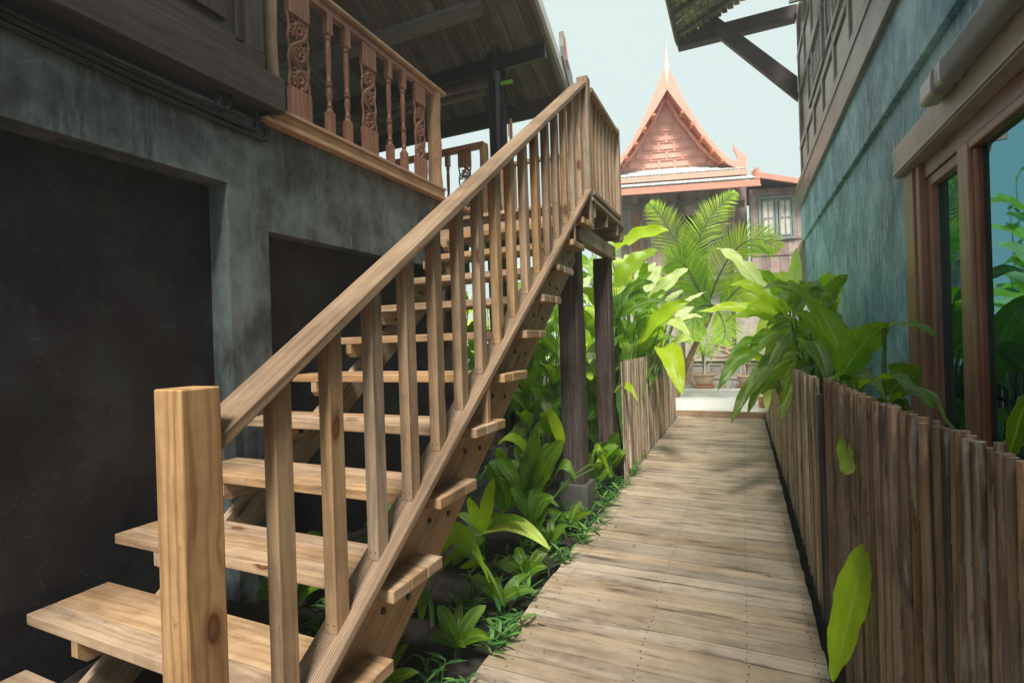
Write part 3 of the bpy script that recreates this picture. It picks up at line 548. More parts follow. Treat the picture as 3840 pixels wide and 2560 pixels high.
# far rail of the balcony, black column
turned(-3.085, 5.22, 2.62, 3.50, .05).build('turned_baluster', M['teak'], hl)
carved((-2.86, 5.22), 2.62, 3.50, .16, 0).build('carved_panel', M['teak'], hl)
carved((-3.45, 5.22), 2.62, 3.50, .16, 0).build('carved_panel', M['teak'], hl)
for x in (-3.25, -3.70, -3.85, -4.3, -4.5): turned(x, 5.22, 2.62, 3.50, .05).build('turned_baluster', M['teak'], hl)
log(-2.62, 5.24, 2.6, 3.54, .05)
mb = MB(); mb.box((-5.5, 5.18, 3.501), (-2.60, 5.27, 3.56), 0); mb.build('balcony_rail', M['teak'], hl, bevel=.005)
mb = MB(); mb.box((-5.5, 5.19, 2.606), (-2.60, 5.26, 2.66), 0); mb.build('under_rail', M['teak'], hl, bevel=.005)
mb = MB(); mb.tube([(-2.505, 5.40, -.1), (-2.505, 5.40, 4.70)], .105, 28); mb.build('column', M['black'], hl)
# roof: boarded soffit falling towards +Y
RS = 0.511
def rz(y): return 4.804 - RS * (y - 4.975)
def rbox(mb, x0, x1, y0, y1, d0, d1, grain=1): mb.box((x0, y0, rz(0) + d0), (x1, y1, rz(0) + d1), grain, shear=-RS, y0=0)
mb = MB(); x = -8.2; random.seed(21)
while x < -1.92:
    for ya, yb in ((2.2, 6.0),): rbox(mb, x, min(x + 0.104, -1.90), ya, yb, .006, .03)
    x += 0.110
mb.build('soffit', M['soffit'], hl)
mb = MB(); rbox(mb, -8.2, -1.895, 2.2, 6.0, .0305, .09); mb.box((-8.2, -3.4, 4.0), (-1.95, -3.3, 4.1)); rs2 = 0.42
mb.box((-8.2, -3.4, rz(2.2) - rs2 * 0), (-1.895, 2.2, rz(2.2) + .06), 0, shear=rs2, y0=2.2); mb.build('roof', M['rooftile'], hl)
mb = MB(); rbox(mb, -1.893, -1.86, 2.2, 6.03, -.03, .12); mb.build('bargeboard', M['beamgrey'], hl, bevel=.003)
mb = MB(); rbox(mb, -1.859, -1.82, 2.2, 6.05, .0, .14); mb.build('barge_trim', M['white'], hl, bevel=.003)
mb = MB(); mb.prism([(5.70, rz(5.7) + .13), (6.10, rz(6.1) - .04), (6.16, rz(6.1) + .08), (6.07, rz(6.1) + .27), (5.90, rz(6.1) + .40), (5.80, rz(6.1) + .60), (5.77, rz(6.1) + .66), (5.78, rz(6.1) + .50), (5.84, rz(6.1) + .36), (5.80, rz(5.8) + .18)], -1.86, -1.80, 0, 1); mb.build('roof_finial', M['beamgrey'], hl, bevel=.004)
mb = MB(); mb.prism([(5.84, rz(6.1) + .36), (5.90, rz(6.1) + .27), (5.87, rz(6.1) + .40), (5.80, rz(6.1) + .60)], -1.799, -1.79, 0, 1); mb.build('finial_inlay', M['redtrim'], hl)
mb = MB(); mb.box((-8.2, 6.0, 4.075), (-1.86, 6.045, 4.30), 0); mb.build('fascia', M['brown'], hl, bevel=.003)
mb = MB(); mb.box((-8.0, 5.30, 4.375), (-1.872, 5.36, 4.535), 0); mb.build('tie_beam', M['black'], hl, bevel=.004)
mb = MB(); mb.box((-8.0, 5.44, 4.30), (-2.62, 5.48, 4.42), 0); mb.box((-8.0, 5.50, 4.24), (-2.70, 5.53, 4.35), 0); mb.build('tie_beam', M['soffit'], hl, bevel=.004)
mb = MB(); rbox(mb, -8.0, -2.4, 4.80, 4.90, -.10, .004, 0); rbox(mb, -8.0, -2.4, 3.7, 3.8, -.10, .004, 0); mb.build('purlin', M['beamgrey'], hl, bevel=.004)
for x in (-2.56, -4.1, -5.6): 
    mb = MB(); rbox(mb, x, x + .045, 3.0, 5.99, -.035, .004); mb.build('rafter', M['soffit'], hl, bevel=.002)
mb = MB(); mb.box((-8.2, -3, 2.6), (-8.1, 2.2, 5.8)); mb.box((-8.2, -3.0, 2.6), (-2.65, -2.9, 5.2)); mb.build('light_blocking_wall', M['brown'], hl)  # unseen walls added to keep light out from under the roof
# hanging cord + clamp beside the column
hc = thing('hanging_cord', 'thin dark cord with a loop hanging from a lime green clamp beside the black column', 'cord', (-2.38, 5.32, 4.2))
mb = MB(); mb.tube([(-2.36, 5.32, 4.20), (-2.40, 5.30, 3.75), (-2.405, 5.3, 3.2), (-2.38, 5.29, 2.95), (-2.39, 5.29, 2.80), (-2.37, 5.29, 2.74), (-2.36, 5.29, 2.79), (-2.38, 5.29, 2.84)], .006, 6); mb.tube([(-2.34, 5.32, 4.20), (-2.335, 5.31, 3.6)], .005, 6); mb.build('cord', M['bolt'], hc)
mb = MB(); mb.box((-2.41, 5.29, 4.19), (-2.27, 5.33, 4.225), 0); mb.build('clamp', M['limeg'], hc, bevel=.004)
mb = MB(); mb.box((-2.385, 5.44, 3.52), (-2.355, 5.47, 3.86), 2); tag(mb.build('marker_stick', M['redtrim'], bevel=.003), 'short coral red strip fixed upright on the far side of the black column', 'strip')

# ================================================================== RIGHT HOUSE
hr = thing('teal_house', 'teal cement house with carved wood panelled upper floor and large window on the right', 'house', (1.4, 3.0, 0))
mb = MB(); mb.box((.85, 3.50, -.12), (1.0, 8.5, 2.60), 1); mb.box((.85, -2.0, 2.28), (1.0, 3.499, 2.60), 1); mb.box((.85, -2, -.12), (1.0, 3.499, .45), 1)
mb.box((.815, -2.0, 2.601), (1.0, 8.52, 3.20), 1); mb.build('wall', M['wallR'], hr, bevel=.006)
mb = MB(); mb.box((1.001, 8.38, -.12), (5.0, 8.5, 3.2), 1); mb.build('end_wall', M['wallR'], hr)
mb = MB(); mb.box((1.6, -2, -.12), (5.0, 8.3, 3.2), 1); mb.box((1.001, -2.1, -.1), (1.599, -2.0, 3.2)); mb.build('interior', M['darkin'], hr)
mb = MB(); mb.box((.775, -2.0, 3.06), (.99, 8.56, 3.345), 1); mb.build('floor_beam', M['beamgrey'], hr, bevel=.006)
mb = MB(); mb.box((.765, -2.0, 3.315), (.80, 8.57, 3.40), 1); mb.build('beam_moulding', M['beamgrey'], hr, bevel=.004)
mb = MB(); mb.box((.86, -2.0, 3.346), (.98, 8.50, 5.95), 2); mb.box((.98, 8.38, 3.346), (5, 8.5, 5.95), 0); mb.build('upper_wall', M['beamgrey'], hr)
mb = MB(); G = mb
for z0, z1 in ((3.40, 3.50), (3.90, 3.98), (4.66, 4.74), (5.20, 5.28)): G.box((.822, -1.9, z0), (.861, 8.5, z1), 1)
for i in range(14): 
    y = 8.42 - i * .715; G.box((.820, y - .07, 3.501), (.861, y, 3.899), 2); G.box((.820, y - .05, 4.741), (.861, y, 5.199), 2)
    if i % 2 == 0: G.box((.818, y - .09, 3.981), (.861, y, 4.659), 2)
    G.box((.821, y - .06, 5.281), (.861, y, 5.94), 2)
mb.build('panel_frame', M['beamgrey'], hr, bevel=.006)
for i in range(13):
    y = 8.42 - i * .715
    for z0, z1 in ((3.53, 3.87), (4.77, 5.17)):
        mb = MB(); mb.box((.842, y - .685, z0), (.8605, y - .10, z1), 1); mb.build('wall_panel', M['lintel'], hr, bevel=.008)
for yc in (6.66, 5.23, 3.8):
    mb = MB(); a, b = yc - .60, yc + .60
    for (y0, y1, z0, z1) in ((a, b, 4.02, 4.08), (a, b, 4.56, 4.62), (a, a + .06, 4.081, 4.559), (b - .06, b, 4.081, 4.559)): mb.box((.806, y0, z0), (.8605, y1, z1), 1)
    mb.build('vent_frame', M['beamgrey'], hr, bevel=.005)
    mb = MB(); n = 60
    for sgn in (-1, 1): mb.tube([(.84, a + .08 + (b - a - .16) * k / n, 4.32 + sgn * .16 * math.sin(k / n * math.pi * 9)) for k in range(n + 1)], .018, 6)
    for q in range(9):
        cy = a + .12 + q * .12; mb.tube([(.836, cy + .05 * (1 - t / 14) * math.cos(t * .8), 4.32 + .10 * (1 - t / 16) * math.sin(t * .8)) for t in range(13)], .011, 5)
    mb.build('carved_vent', M['beamgrey'], hr)
# open shutters of the upper windows
for y in (6.25, 4.9):
    mb = MB(); mb.box((.55, y, 4.80), (.80, y + .03, 5.9), 2); mb.box((.60, y - .008, 4.87), (.75, y - .001, 5.8), 2); mb.build('shutter', M['beamgrey'], hr, bevel=.003)
# eave, brace
mb = MB(); random.seed(8)
y = 7.0
while y < 8.5:
    x = -.74
    while x < .82:
        mb.box((x, y, 5.90 + (x + .78) * .42), (x + .075, y + .11, 5.915 + (x + .78) * .42 + random.uniform(0, .012)), 1); x += .085
    y += .128
mb.build('roof_shingles', M['shingle'], hr)
mb = MB()
for y in (7.1, 7.65, 8.2): mb.box((-.76, y, 5.83), (.82, y + .05, 5.89), 0, mat=Matrix.Translation((-.78, 0, 5.85)) @ Matrix.Rotation(-rad(22.8), 4, 'Y') @ Matrix.Translation((.78, 0, -5.85)))
mb.build('rafter', M['soffit'], hr)
mb = MB(); mb.box((-.80, 6.98, 5.80), (-.765, 8.62, 5.93), 1); mb.box((-.764, 8.46, 5.80), (.83, 8.62, 6.0), 0); mb.build('eave_board', M['brown'], hr, bevel=.004)
mb = MB()
for i in range(9): mb.box((-.83, 7.0 + i * .18, 5.90), (-.75, 7.0 + i * .18 + .16, 5.945 + .01 * (i % 2)), 1)
mb.build('roof_edge', M['shingle'], hr)
mb = MB(); mb.quad([(-.85, 6.98, 5.96), (.83, 6.98, 6.65), (.83, 8.62, 6.65), (-.85, 8.62, 5.96)][::-1], [(0, 0), (1, 0), (1, 1), (0, 1)]); mb.quad([(-.85, 6.98, 5.99), (.83, 6.98, 6.69), (.83, 8.62, 6.69), (-.85, 8.62, 5.99)], [(0, 0), (1, 0), (1, 1), (0, 1)]); mb.build('roof', M['shingle'], hr)
mb = MB(); mb.prism([(.82, 4.62), (.82, 4.95), (-.50, 6.42), (-.50, 6.14)], 8.44, 8.54, 1, 0); mb.build('eave_brace', M['brown'], hr, bevel=.004)
mb = MB(); mb.prism([(-.76, 5.86), (-.76, 5.93), (.1, 6.52), (.1, 6.45)], 7.9, 7.96, 1, 0); mb.build('eave_strut', M['lintel'], hr, bevel=.003)
# window
wn = MB(); wn.box((.80, -2.0, 2.142), (.90, 3.535, 2.305), 1); wn.box((.792, -2.0, 2.150), (.80, 3.53, 2.170), 1); wn.build('lintel', M['lintel'], hr, bevel=.006)
win = MB(); win.box((.835, 3.34, .45), (1.0, 3.50, 2.141), 2); win.box((.845, 3.27, .47), (1.0, 3.339, 2.140), 2); win.box((.86, -2.0, .452), (1.0, 3.269, .56), 1); win.box((.865, -2.0, 2.06), (1.0, 3.269, 2.14), 1)
wf = win.build('window_frame', M['winframe'], hr, bevel=.006)
mb = MB(); mb.box((.875, 3.205, .561), (.93, 3.268, 2.059), 2); mb.box((.875, 2.80, 2.01), (.93, 3.204, 2.059), 1); mb.box((.855, 2.68, .561), (.93, 2.798, 2.059), 2); mb.box((.857, .4, 2.02), (.93, 2.679, 2.0595), 1); mb.box((.868, 2.645, .562), (.925, 2.679, 2.019), 2); mb.box((.857, .3, .561), (.93, .40, 2.059), 2)
mb.build('window_sash', M['winframe'], wf, bevel=.006)
for y0, y1, x in ((2.80, 3.204, .905), (.40, 2.644, .890), (-1.99, .299, .89)):
    mb = MB(); mb.box((x, y0, .5605), (x + .008, y1, 2.058)); mb.build('window_pane', M['glass'], wf)
# duct
mb = MB()
def rrect(y, sx, sz, cx=.78, cz=2.30): 
    p = []
    for k in range(20):
        a = 2 * math.pi * k / 20; c, s_ = math.cos(a), math.sin(a); p.append((cx + sx * math.copysign(abs(c) ** .45, c), y, cz + sz * math.copysign(abs(s_) ** .45, s_)))
    return p
zc = lambda y: 2.42
segs = [(-2, .034, .050), (2.50, .034, .050), (2.505, .038, .055), (2.54, .038, .055), (2.545, .034, .050), (2.60, .034, .050), (2.605, .040, .057), (2.63, .040, .057), (2.635, .036, .052), (2.76, .036, .052), (2.79, .028, .044)]
mb.grid([rrect(y, a, b, .762) for y, a, b in segs], lambda i, j: (i, j), .5, closed=True)
mb.quad(rrect(2.79, .028, .044, .762)[::-1], [(0, 0)] * 20)
du = tag(mb.build('pipe_duct', M['duct']), 'beige rounded plastic duct running above the window of the teal wall', 'duct')
# awning slab at the far corner
mb = MB(); mb.prism([(2.05, .70), (2.62, .86), (2.62, .90), (2.02, .78)][::1] and [(.66, 1.98), (.84, 2.66), (.87, 2.62), (.84, 1.90), (.70, 1.93)], 8.52, 9.2, 1, 2); mb.build('awning', M['honey'], hr, bevel=.004)
def xf(mb, M_): mb.v = [tuple(M_ @ Vector(p)) for p in mb.v]; return mb
# ================================================================== BAMBOO FENCES
def fence(name, pts, top, r, mat, label, gap=0.0, lean=.012):
    root = thing(name, label, 'fence', (pts[0][0], pts[0][1], 0))
    mb = MB(); seg = 0; d = 0
    for i in range(len(pts) - 1):
        A, B = Vector((*pts[i], 0)), Vector((*pts[i + 1], 0)); L = (B - A).length; t = r
        while t < L:
            p = A.lerp(B, t / L) + Vector((random.uniform(-.5, .5) * r, 0, 0)); rr = r * random.uniform(.65, 1.2); z1 = top(p.y) + random.uniform(-.006, .008); col = random.random()
            ox, oy = random.uniform(-.006, .006), random.uniform(-lean, lean) * .5; q = p + Vector((random.uniform(-.004, .004), 0, 0)); pp = []; rs = []; z = -.02; nxt = random.uniform(.1, .3)
            while z < z1:
                f = z / z1; pp.append((q.x + ox * f, q.y + oy * f, z)); rs.append(rr * (1 - .12 * f)); 
                if z > nxt and r > .010: 
                    pp.append((q.x + ox * f, q.y + oy * f, z + .008)); rs.append(rr * 1.10); pp.append((q.x + ox * f, q.y + oy * f, z + .016)); rs.append(rr * .97); nxt = z + random.uniform(.18, .34); z += .02
                z += .12
            pp.append((q.x + ox, q.y + oy, z1)); rs.append(rr * .88)
            mb.tube(pp, rs, 8 if r > .010 else 6, r=col); t += rr * random.choice((1.9, 2.05, 2.2))
    mb.build('bamboo_screen', M[mat], root)
    mb = MB()
    for i in range(len(pts) - 1):
        for z in (.2, .85): mb.tube([(pts[i][0] + r * 1.6 * (1 if pts[i][0] > 0 else -1), pts[i][1], z), (pts[i + 1][0] + r * 1.6 * (1 if pts[i][0] > 0 else -1), pts[i + 1][1], z)], .011, 6)
    mb.build('cross_batten', M['post'], root)
    return root
random.seed(31)
fence('bamboo_fence', [(.62, -.4), (.50, .4), (.405, 1.04), (.366, 1.48), (.342, 1.95), (.328, 2.64)], lambda y: 1.092 + .004 * math.sin(y * 5), .0132, 'bamboo', 'tall fence of thick weathered bamboo canes in the right foreground beside the boardwalk')
fence('bamboo_fence', [(.312, 2.72), (.320, 4.5), (.300, 8.75)], lambda y: 1.085 - .045 * (y - 2.7) * .7, .0078, 'bamboo_far', 'thin cane bamboo fence running away under the overhanging leaves on the right')
fence('bamboo_fence', [(-1.015, 4.70), (-1.03, 8.70)], lambda y: 1.10 - .004 * y, .0075, 'bamboo_far', 'low bamboo fence left of the boardwalk behind the landing posts')
mb = MB(); mb.box((.295, 2.655, 0), (.345, 2.70, 1.02), 2); tag(mb.build('fence_post', M['post'], bevel=.004), 'dark wooden post at the joint between the two right hand bamboo fences', 'fence post')

# ================================================================== HOUSE AT THE END
HM = Matrix(((.963, -.269, 0, -1.3), (.269, .963, 0, 15.0), (0, 0, 1, 0), (0, 0, 0, 1)))   # local x right, y back
hb = thing('gabled_house', 'coral pink gabled house with a tall pointed finial at the end of the path', 'house', (-1.3, 15.0, 0.1))
def hbuild(mb, name, mat, bevel=0, parent=None): return xf(mb, HM).build(name, M[mat] if isinstance(mat, str) else mat, parent or hb, bevel=bevel)
mb = MB(); random.seed(4); x = -1.8
while x < 1.55: mb.box((x, .0, 3.0), (x + .155, .12, 5.9), 2); x += .16
hbuild(mb, 'upper_wall', 'housewood')
mb = MB(); x = 1.56
while x < 5.6: mb.box((x, -.30, 2.9), (x + .225, -.18, 5.12), 2); x += .23
for z in (3.35, 3.75, 4.95): mb.box((1.56, -.325, z), (5.6, -.301, z + .06), 0)
hbuild(mb, 'side_wall', 'housewood')
mb = MB(); mb.box((-1.8, .05, 0.1), (5.6, .2, 2.999)); mb.box((-1.8, .201, .1), (-1.65, 5, 5.9), 2); hbuild(mb, 'lower_wall', 'lintel')
mb = MB(); mb.box((-1.8, -.34, 2.78), (5.7, .04, 2.90), 0); mb.box((-1.8, -.1, 4.9), (1.5, -.001, 5.0), 0); hbuild(mb, 'floor_beam', 'beamgrey')
for u_ in (-1.35, -.35, .95):
    mb = MB(); mb.box((u_, -.55, 0.1), (u_ + .09, -.46, 5.05), 2); hbuild(mb, 'veranda_post', 'brown', .004)
mb = MB(); mb.box((-1.60, -.03, 3.1), (-1.52, -.001, 4.85), 2); mb.box((-1.10, -.03, 3.1), (-1.02, -.001, 4.85), 2); mb.box((-1.6, -.03, 4.851), (-1.02, -.001, 4.93), 0); f_ = hbuild(mb, 'door_frame', 'housegrey', .004)
mb = MB(); mb.box((-1.515, -.02, 3.1), (-1.105, -.001, 4.845), 2); hbuild(mb, 'door', 'teak', .004)
mb = MB(); mb.box((-.3, -.02, 3.1), (.5, -.001, 4.6), 2); hbuild(mb, 'doorway', 'darkin')
# window with two casements
mb = MB(); mb.box((1.74, -.36, 3.76), (2.64, -.33, 3.83), 0); mb.box((1.74, -.36, 4.83), (2.64, -.33, 4.90), 0); mb.box((1.74, -.36, 3.831), (1.81, -.33, 4.829), 2); mb.box((2.57, -.36, 3.831), (2.64, -.33, 4.829), 2); mb.box((2.155, -.362, 3.831), (2.225, -.33, 4.829), 2)
wf2 = hbuild(mb, 'window', 'housegrey', .004)
for a in (1.83, 2.245):
    mb = MB(); mb.box((a, -.35, 3.85), (a + .31, -.34, 4.81)); p_ = xf(mb, HM).build('pane', M['cream'], wf2)
    mb = MB()
    for q in (0, .135, .27): mb.box((a + q, -.358, 3.85), (a + q + .04, -.351, 4.81), 2)
    for z in (3.85, 4.30, 4.76): mb.box((a, -.359, z), (a + .31, -.3515, z + .045), 0)
    xf(mb, HM).build('glazing_bar', M['housegrey'], wf2)
# gable wall with raised panels
mb = MB(); mb.prism([(-2.2, 5.95), (.86, 5.95), (.58, 6.20), (.28, 6.55), (.02, 6.92), (-.24, 7.32), (-.47, 7.85), (-.69, 7.45), (-.98, 6.95), (-1.27, 6.55), (-1.55, 6.25)], -.0, .1, 1, 0); hbuild(mb, 'gable_wall', 'gable')
mb = MB()
def gw(z): # half width of the gable at height z
    T = [(5.95, 1.33), (6.2, 1.05), (6.55, .75), (6.92, .49), (7.32, .23), (7.85, 0)]
    for (a, b), (c_, d) in zip(T, T[1:]):
        if z <= c_: return b + (d - b) * (z - a) / (c_ - a)
    return 0
z = 5.99; i = 0
while z < 7.5:
    h = .20; w_ = gw(z + h); c = -.47; st_ = .42; x = c - 1.5 + (st_ / 2 if i % 2 else 0)
    while x < c + 1.5:
        a, b = x + .02, x + st_ - .02
        if a > c - w_ - .05 and b < c + w_ + .05:
            for (p, q, r_, s_) in ((a, b, z, z + .018), (a, b, z + h - .018, z + h), (a, a + .018, z + .0181, z + h - .0181), (b - .018, b, z + .0181, z + h - .0181)): mb.box((p, -.032, r_), (q, -.001, s_), 0)
        x += st_
    z += .245; i += 1
hbuild(mb, 'gable_moulding', 'barge')
BI = [(-.52, 7.88), (-.22, 7.4), (.03, 7.05), (.28, 6.65), (.52, 6.31), (.77, 5.97), (.92, 5.8), (1.10, 5.69)]
BO = [(-.53, 9.40), (-.46, 8.44), (-.29, 8.06), (-.09, 7.59), (.18, 7.06), (.45, 6.59), (.69, 6.27), (.94, 5.96), (1.11, 5.83), (1.22, 5.87), (1.20, 5.98), (1.12, 6.12), (1.13, 6.27), (1.22, 6.09), (1.42, 5.96), (1.42, 5.56)]
right = BI + [(1.20, 5.62), BO[-1]] + BO[-2::-1]
def barge(pts_in, pts_out_, name):
    mb = MB(); n = 16
    def samp(pl):
        L = [0]
        for i in range(1, len(pl)): L.append(L[-1] + math.dist(pl[i], pl[i - 1]))
        o_ = []
        for k in range(n + 1):
            t = L[-1] * k / n
            for i in range(1, len(pl)):
                if t <= L[i] + 1e-9: f = (t - L[i - 1]) / (L[i] - L[i - 1]); o_.append((pl[i - 1][0] * (1 - f) + pl[i][0] * f, pl[i - 1][1] * (1 - f) + pl[i][1] * f)); break
        return o_
    a, b = samp(pts_in), samp(pts_out_)
    for k in range(n):
        q = [a[k], a[k + 1], b[k + 1], b[k]]
        f = [Vector((p[0], -.56, p[1])) for p in q]; g = [Vector((p[0], -.50, p[1])) for p in q]
        uvq = [(p[0], p[1]) for p in q]
        mb.quad(f, uvq); mb.quad(g[::-1], uvq[::-1]); mb.quad([f[0], g[0], g[1], f[1]], uvq); mb.quad([f[3], f[2], g[2], g[3]], uvq)
    return mb
BO1 = [(-.46, 8.44), (-.29, 8.06), (-.09, 7.59), (.18, 7.06), (.45, 6.59), (.69, 6.27), (.94, 5.96), (1.11, 5.83)]
hbuild(barge(BI, BO1, ''), 'bargeboard', 'barge')
ml = lambda P: [(-1.04 - p[0], p[1]) for p in P]
hbuild(barge(ml(BI), ml(BO1), ''), 'bargeboard', 'barge')
for sgn in (1, -1):
    pl = [(1.08, 5.69), (1.42, 5.56), (1.42, 5.96), (1.22, 6.09), (1.15, 6.20), (1.13, 6.30), (1.11, 6.16), (1.19, 5.98), (1.21, 5.88), (1.11, 5.83)]
    if sgn < 0: pl = [(-1.04 - a, b) for a, b in pl][::-1]
    mb = MB(); mb.prism(pl, -.57, -.495, 1, 0); hbuild(mb, 'roof_finial', 'barge')
mb = MB(); mb.prism([(-.58, 8.44), (-.52, 7.90), (-.46, 8.44), (-.505, 8.9), (-.522, 9.35), (-.535, 8.9)], -.58, -.49, 1, 2); hbuild(mb, 'spire', 'spire')
# underside rafters of the verge and roof planes behind
mb = MB()
for P in (BI, ml(BI)):
    for k in range(len(P) - 1):
        a, b = P[k], P[k + 1]; q = [Vector((a[0], -.5, a[1])), Vector((b[0], -.5, b[1])), Vector((b[0], 4, b[1] - 0)), Vector((a[0], 4, a[1]))]
        mb.quad(q, [(0, 0), (0, 1), (4, 1), (4, 0)])
hbuild(mb, 'roof_soffit', 'orange')
mb = MB()
for P in (BI, ml(BI)):
    for k in range(len(P) - 1):
        a, b = P[k], P[k + 1]; q = [Vector((a[0], -.49, a[1] + .12)), Vector((b[0], -.49, b[1] + .12)), Vector((b[0], 4, b[1] + .12)), Vector((a[0], 4, a[1] + .12))]
        mb.quad(q, [(0, 0), (0, 1), (4, 1), (4, 0)])
hbuild(mb, 'roof', 'rooftile')
mb = MB()
for k, (a, b) in enumerate(((-.15, 7.22), (.10, 6.88), (.34, 6.50), (.60, 6.14), (.82, 5.86))):
    for s_ in (1, -1):
        x = a if s_ > 0 else -1.04 - a; mb = MB(); mb.box((x - .05, -.62, b - .03), (x + .05, .0, b + .03), 1); hbuild(mb, 'rafter_end', 'orange')
mb = MB(); mb.tube([(-.47, -.25, 7.75), (-.2, -.25, 7.2), (.05, -.25, 6.85), (.35, -.25, 6.42), (.70, -.25, 6.02), (.9, -.25, 5.9)], .055, 6); mb.tube([(-1.04 + .47, -.25, 7.75), (-.84, -.25, 7.2), (-1.09, -.25, 6.85), (-1.39, -.25, 6.42), (-1.74, -.25, 6.02)], .055, 6); hbuild(mb, 'verge_rib', 'redtrim')
# skirt roofs and red fascias
def slope(mb, u0, u1, y0, z0, y1, z1, th=.05): 
    mb.quad([(u0, y0, z0), (u1, y0, z0), (u1, y1, z1), (u0, y1, z1)], [(u0, 0), (u1, 0), (u1, 1), (u0, 1)]); mb.quad([(u0, y0, z0 - th), (u0, y1, z1 - th), (u1, y1, z1 - th), (u1, y0, z0 - th)], [(0, 0)] * 4)
    mb.quad([(u0, y0, z0 - th), (u1, y0, z0 - th), (u1, y0, z0), (u0, y0, z0)], [(0, 0)] * 4); mb.quad([(u1, y0, z0 - th), (u1, y1, z1 - th), (u1, y1, z1), (u1, y0, z0)], [(0, 0)] * 4)
mb = MB(); slope(mb, -2.2, 1.36, -.62, 5.62, .05, 5.97); hbuild(mb, 'skirt_roof', 'rooftile')
mb = MB(); mb.box((-2.2, -.66, 5.44), (1.42, -.58, 5.57), 0); hbuild(mb, 'fascia', 'barge', .004)
mb = MB(); slope(mb, -2.2, 1.55, -.92, 5.26, -.55, 5.44, .04); hbuild(mb, 'skirt_roof', 'rooftile')
mb = MB()
x = -2.2
while x < 1.5: mb.tube([(x, -.95, 5.245), (x + .05, -.94, 5.265), (x + .1, -.95, 5.245)], .022, 5); x += .1
hbuild(mb, 'tile_edge', 'rooftile'); mb = MB(); x = -2.2
while x < 1.4: mb.tube([(x, -.65, 5.60), (x + .05, -.64, 5.62), (x + .1, -.65, 5.60)], .014, 5); x += .1
hbuild(mb, 'tile_edge', 'rooftile')
mb = MB(); mb.box((-2.2, -.96, 5.07), (1.62, -.90, 5.20), 0); mb.box((-2.2, -.98, 5.03), (1.63, -.92, 5.068), 0); mb.box((1.52, -.97, 5.201), (1.60, -.60, 5.50), 0); hbuild(mb, 'fascia', 'redtrim', .004)
mb = MB(); mb.prism([(1.60, 5.30), (2.95, 4.98), (2.95, 5.10), (1.60, 5.44)], -.80, -.72, 1, 0); hbuild(mb, 'side_fascia', 'redtrim', .004)
mb = MB(); mb.quad([(1.60, -.78, 5.42), (3.2, -.78, 5.04), (3.2, 2, 5.04), (1.6, 2, 5.42)], [(0, 0), (1, 0), (1, 1), (0, 1)]); mb.quad([(1.60, -.78, 5.38), (1.6, 2, 5.38), (3.2, 2, 5.0), (3.2, -.78, 5.0)], [(0, 0), (1, 0), (1, 1), (0, 1)]); hbuild(mb, 'side_roof', 'brown')
mb = MB(); mb.tube([(-.22, -.6, 4.92), (-.22, -.6, 3.0)], .018, 6); hbuild(mb, 'downpipe', 'brown')
# low panelled bench wall and driftwood in front of it
mb = MB(); mb.box((-1.35, 14.55, .107), (.4, 14.75, .62), 0); cb = thing('wooden_chest', 'low weathered panelled chest standing on the far deck behind the potted tree', 'chest', (-.5, 14.6, .107)); mb.build('body', M['beamgrey'], cb, bevel=.006)
mb = MB()
for x0 in (-1.30, -.86, -.42, .02):
    for (a, b, c, d) in ((0, .36, .16, .19), (0, .36, .52, .55), (0, .03, .191, .519), (.33, .36, .191, .519)): mb.box((x0 + a, 14.525, c), (x0 + b, 14.549, d), 0)
mb.build('panel_moulding', M['lintel'], cb, bevel=.003)
mb = MB(); mb.box((-1.40, 14.48, .621), (.45, 14.80, .66), 0); mb.build('top', M['lintel'], cb, bevel=.004)
random.seed(12)
for i, (x, y, z, l, a) in enumerate(((-.55, 14.6, .74, .55, .1), (-.35, 14.6, .82, .5, -.3), (-.30, 14.68, .93, .42, .5), (-.5, 14.7, 1.0, .4, -.1), (.0, 14.62, .72, .4, .2))):
    mb = MB(); pts = [(x + l * (t - .5) * math.cos(a), y + .02 * math.sin(t * 5 + i), z + l * (t - .5) * math.sin(a) + .02 * math.sin(t * 7)) for t in [k / 6 for k in range(7)]]
    mb.tube(pts, [.02, .045, .055, .05, .055, .04, .02], 9); tag(mb.build('driftwood', M['grout']), 'bleached driftwood log piled on the low chest at the end of the path', 'log', 'driftwood logs piled on the chest')

# ================================================================== PLANTS
def plant(name, root, leaves, label, cat='plant', group=None, mat='leaf', stems=True, sr=.010, **kw):
    t = thing(name, label, cat, root, group)
    if stems:
        mb = MB()
        for l in leaves:
            b = Vector(l[:3]); r0 = Vector(root) + Vector((random.uniform(-.04, .04), random.uniform(-.04, .04), -.03)); m = r0.lerp(b, .55) + Vector((0, 0, .12 * (b - r0).length))
            mb.tube([r0, r0.lerp(m, .5) , m.lerp(b, .3), b.lerp(m, .15), b], [sr * 1.3, sr * 1.2, sr, sr * .75, sr * .5], 6, cap=False)
        mb.build('stem', M['stem'], t)
    for l in leaves:
        mb = MB(); leaf(mb, l[:3], l[3:6], l[6], l[7], l[8] + random.uniform(-.06, .06), **kw); mb.build('leaf', M[mat], t)
    return t
random.seed(77)
for l in R_LEAVES + L_LEAVES: l[6] *= 1.22
for l in L_LEAVES:
    if l[8] > .35: l[8] += .2  # sunlight painted in: lighter, yellower leaf colour
for l in R_LEAVES:
    if l[1] > 5.4: l[8] += .15  # far leaves lightened too, sunlit look put into their colour
    elif l[1] < 5.05: l[8] -= .12
for l in R2_LEAVES: l[8] -= .1
R6 = [l for l in R_LEAVES if l[1] > 6.2]; R5 = [l for l in R_LEAVES if 4.95 < l[1] <= 6.2]; R4 = [l for l in R_LEAVES if l[1] <= 4.95]
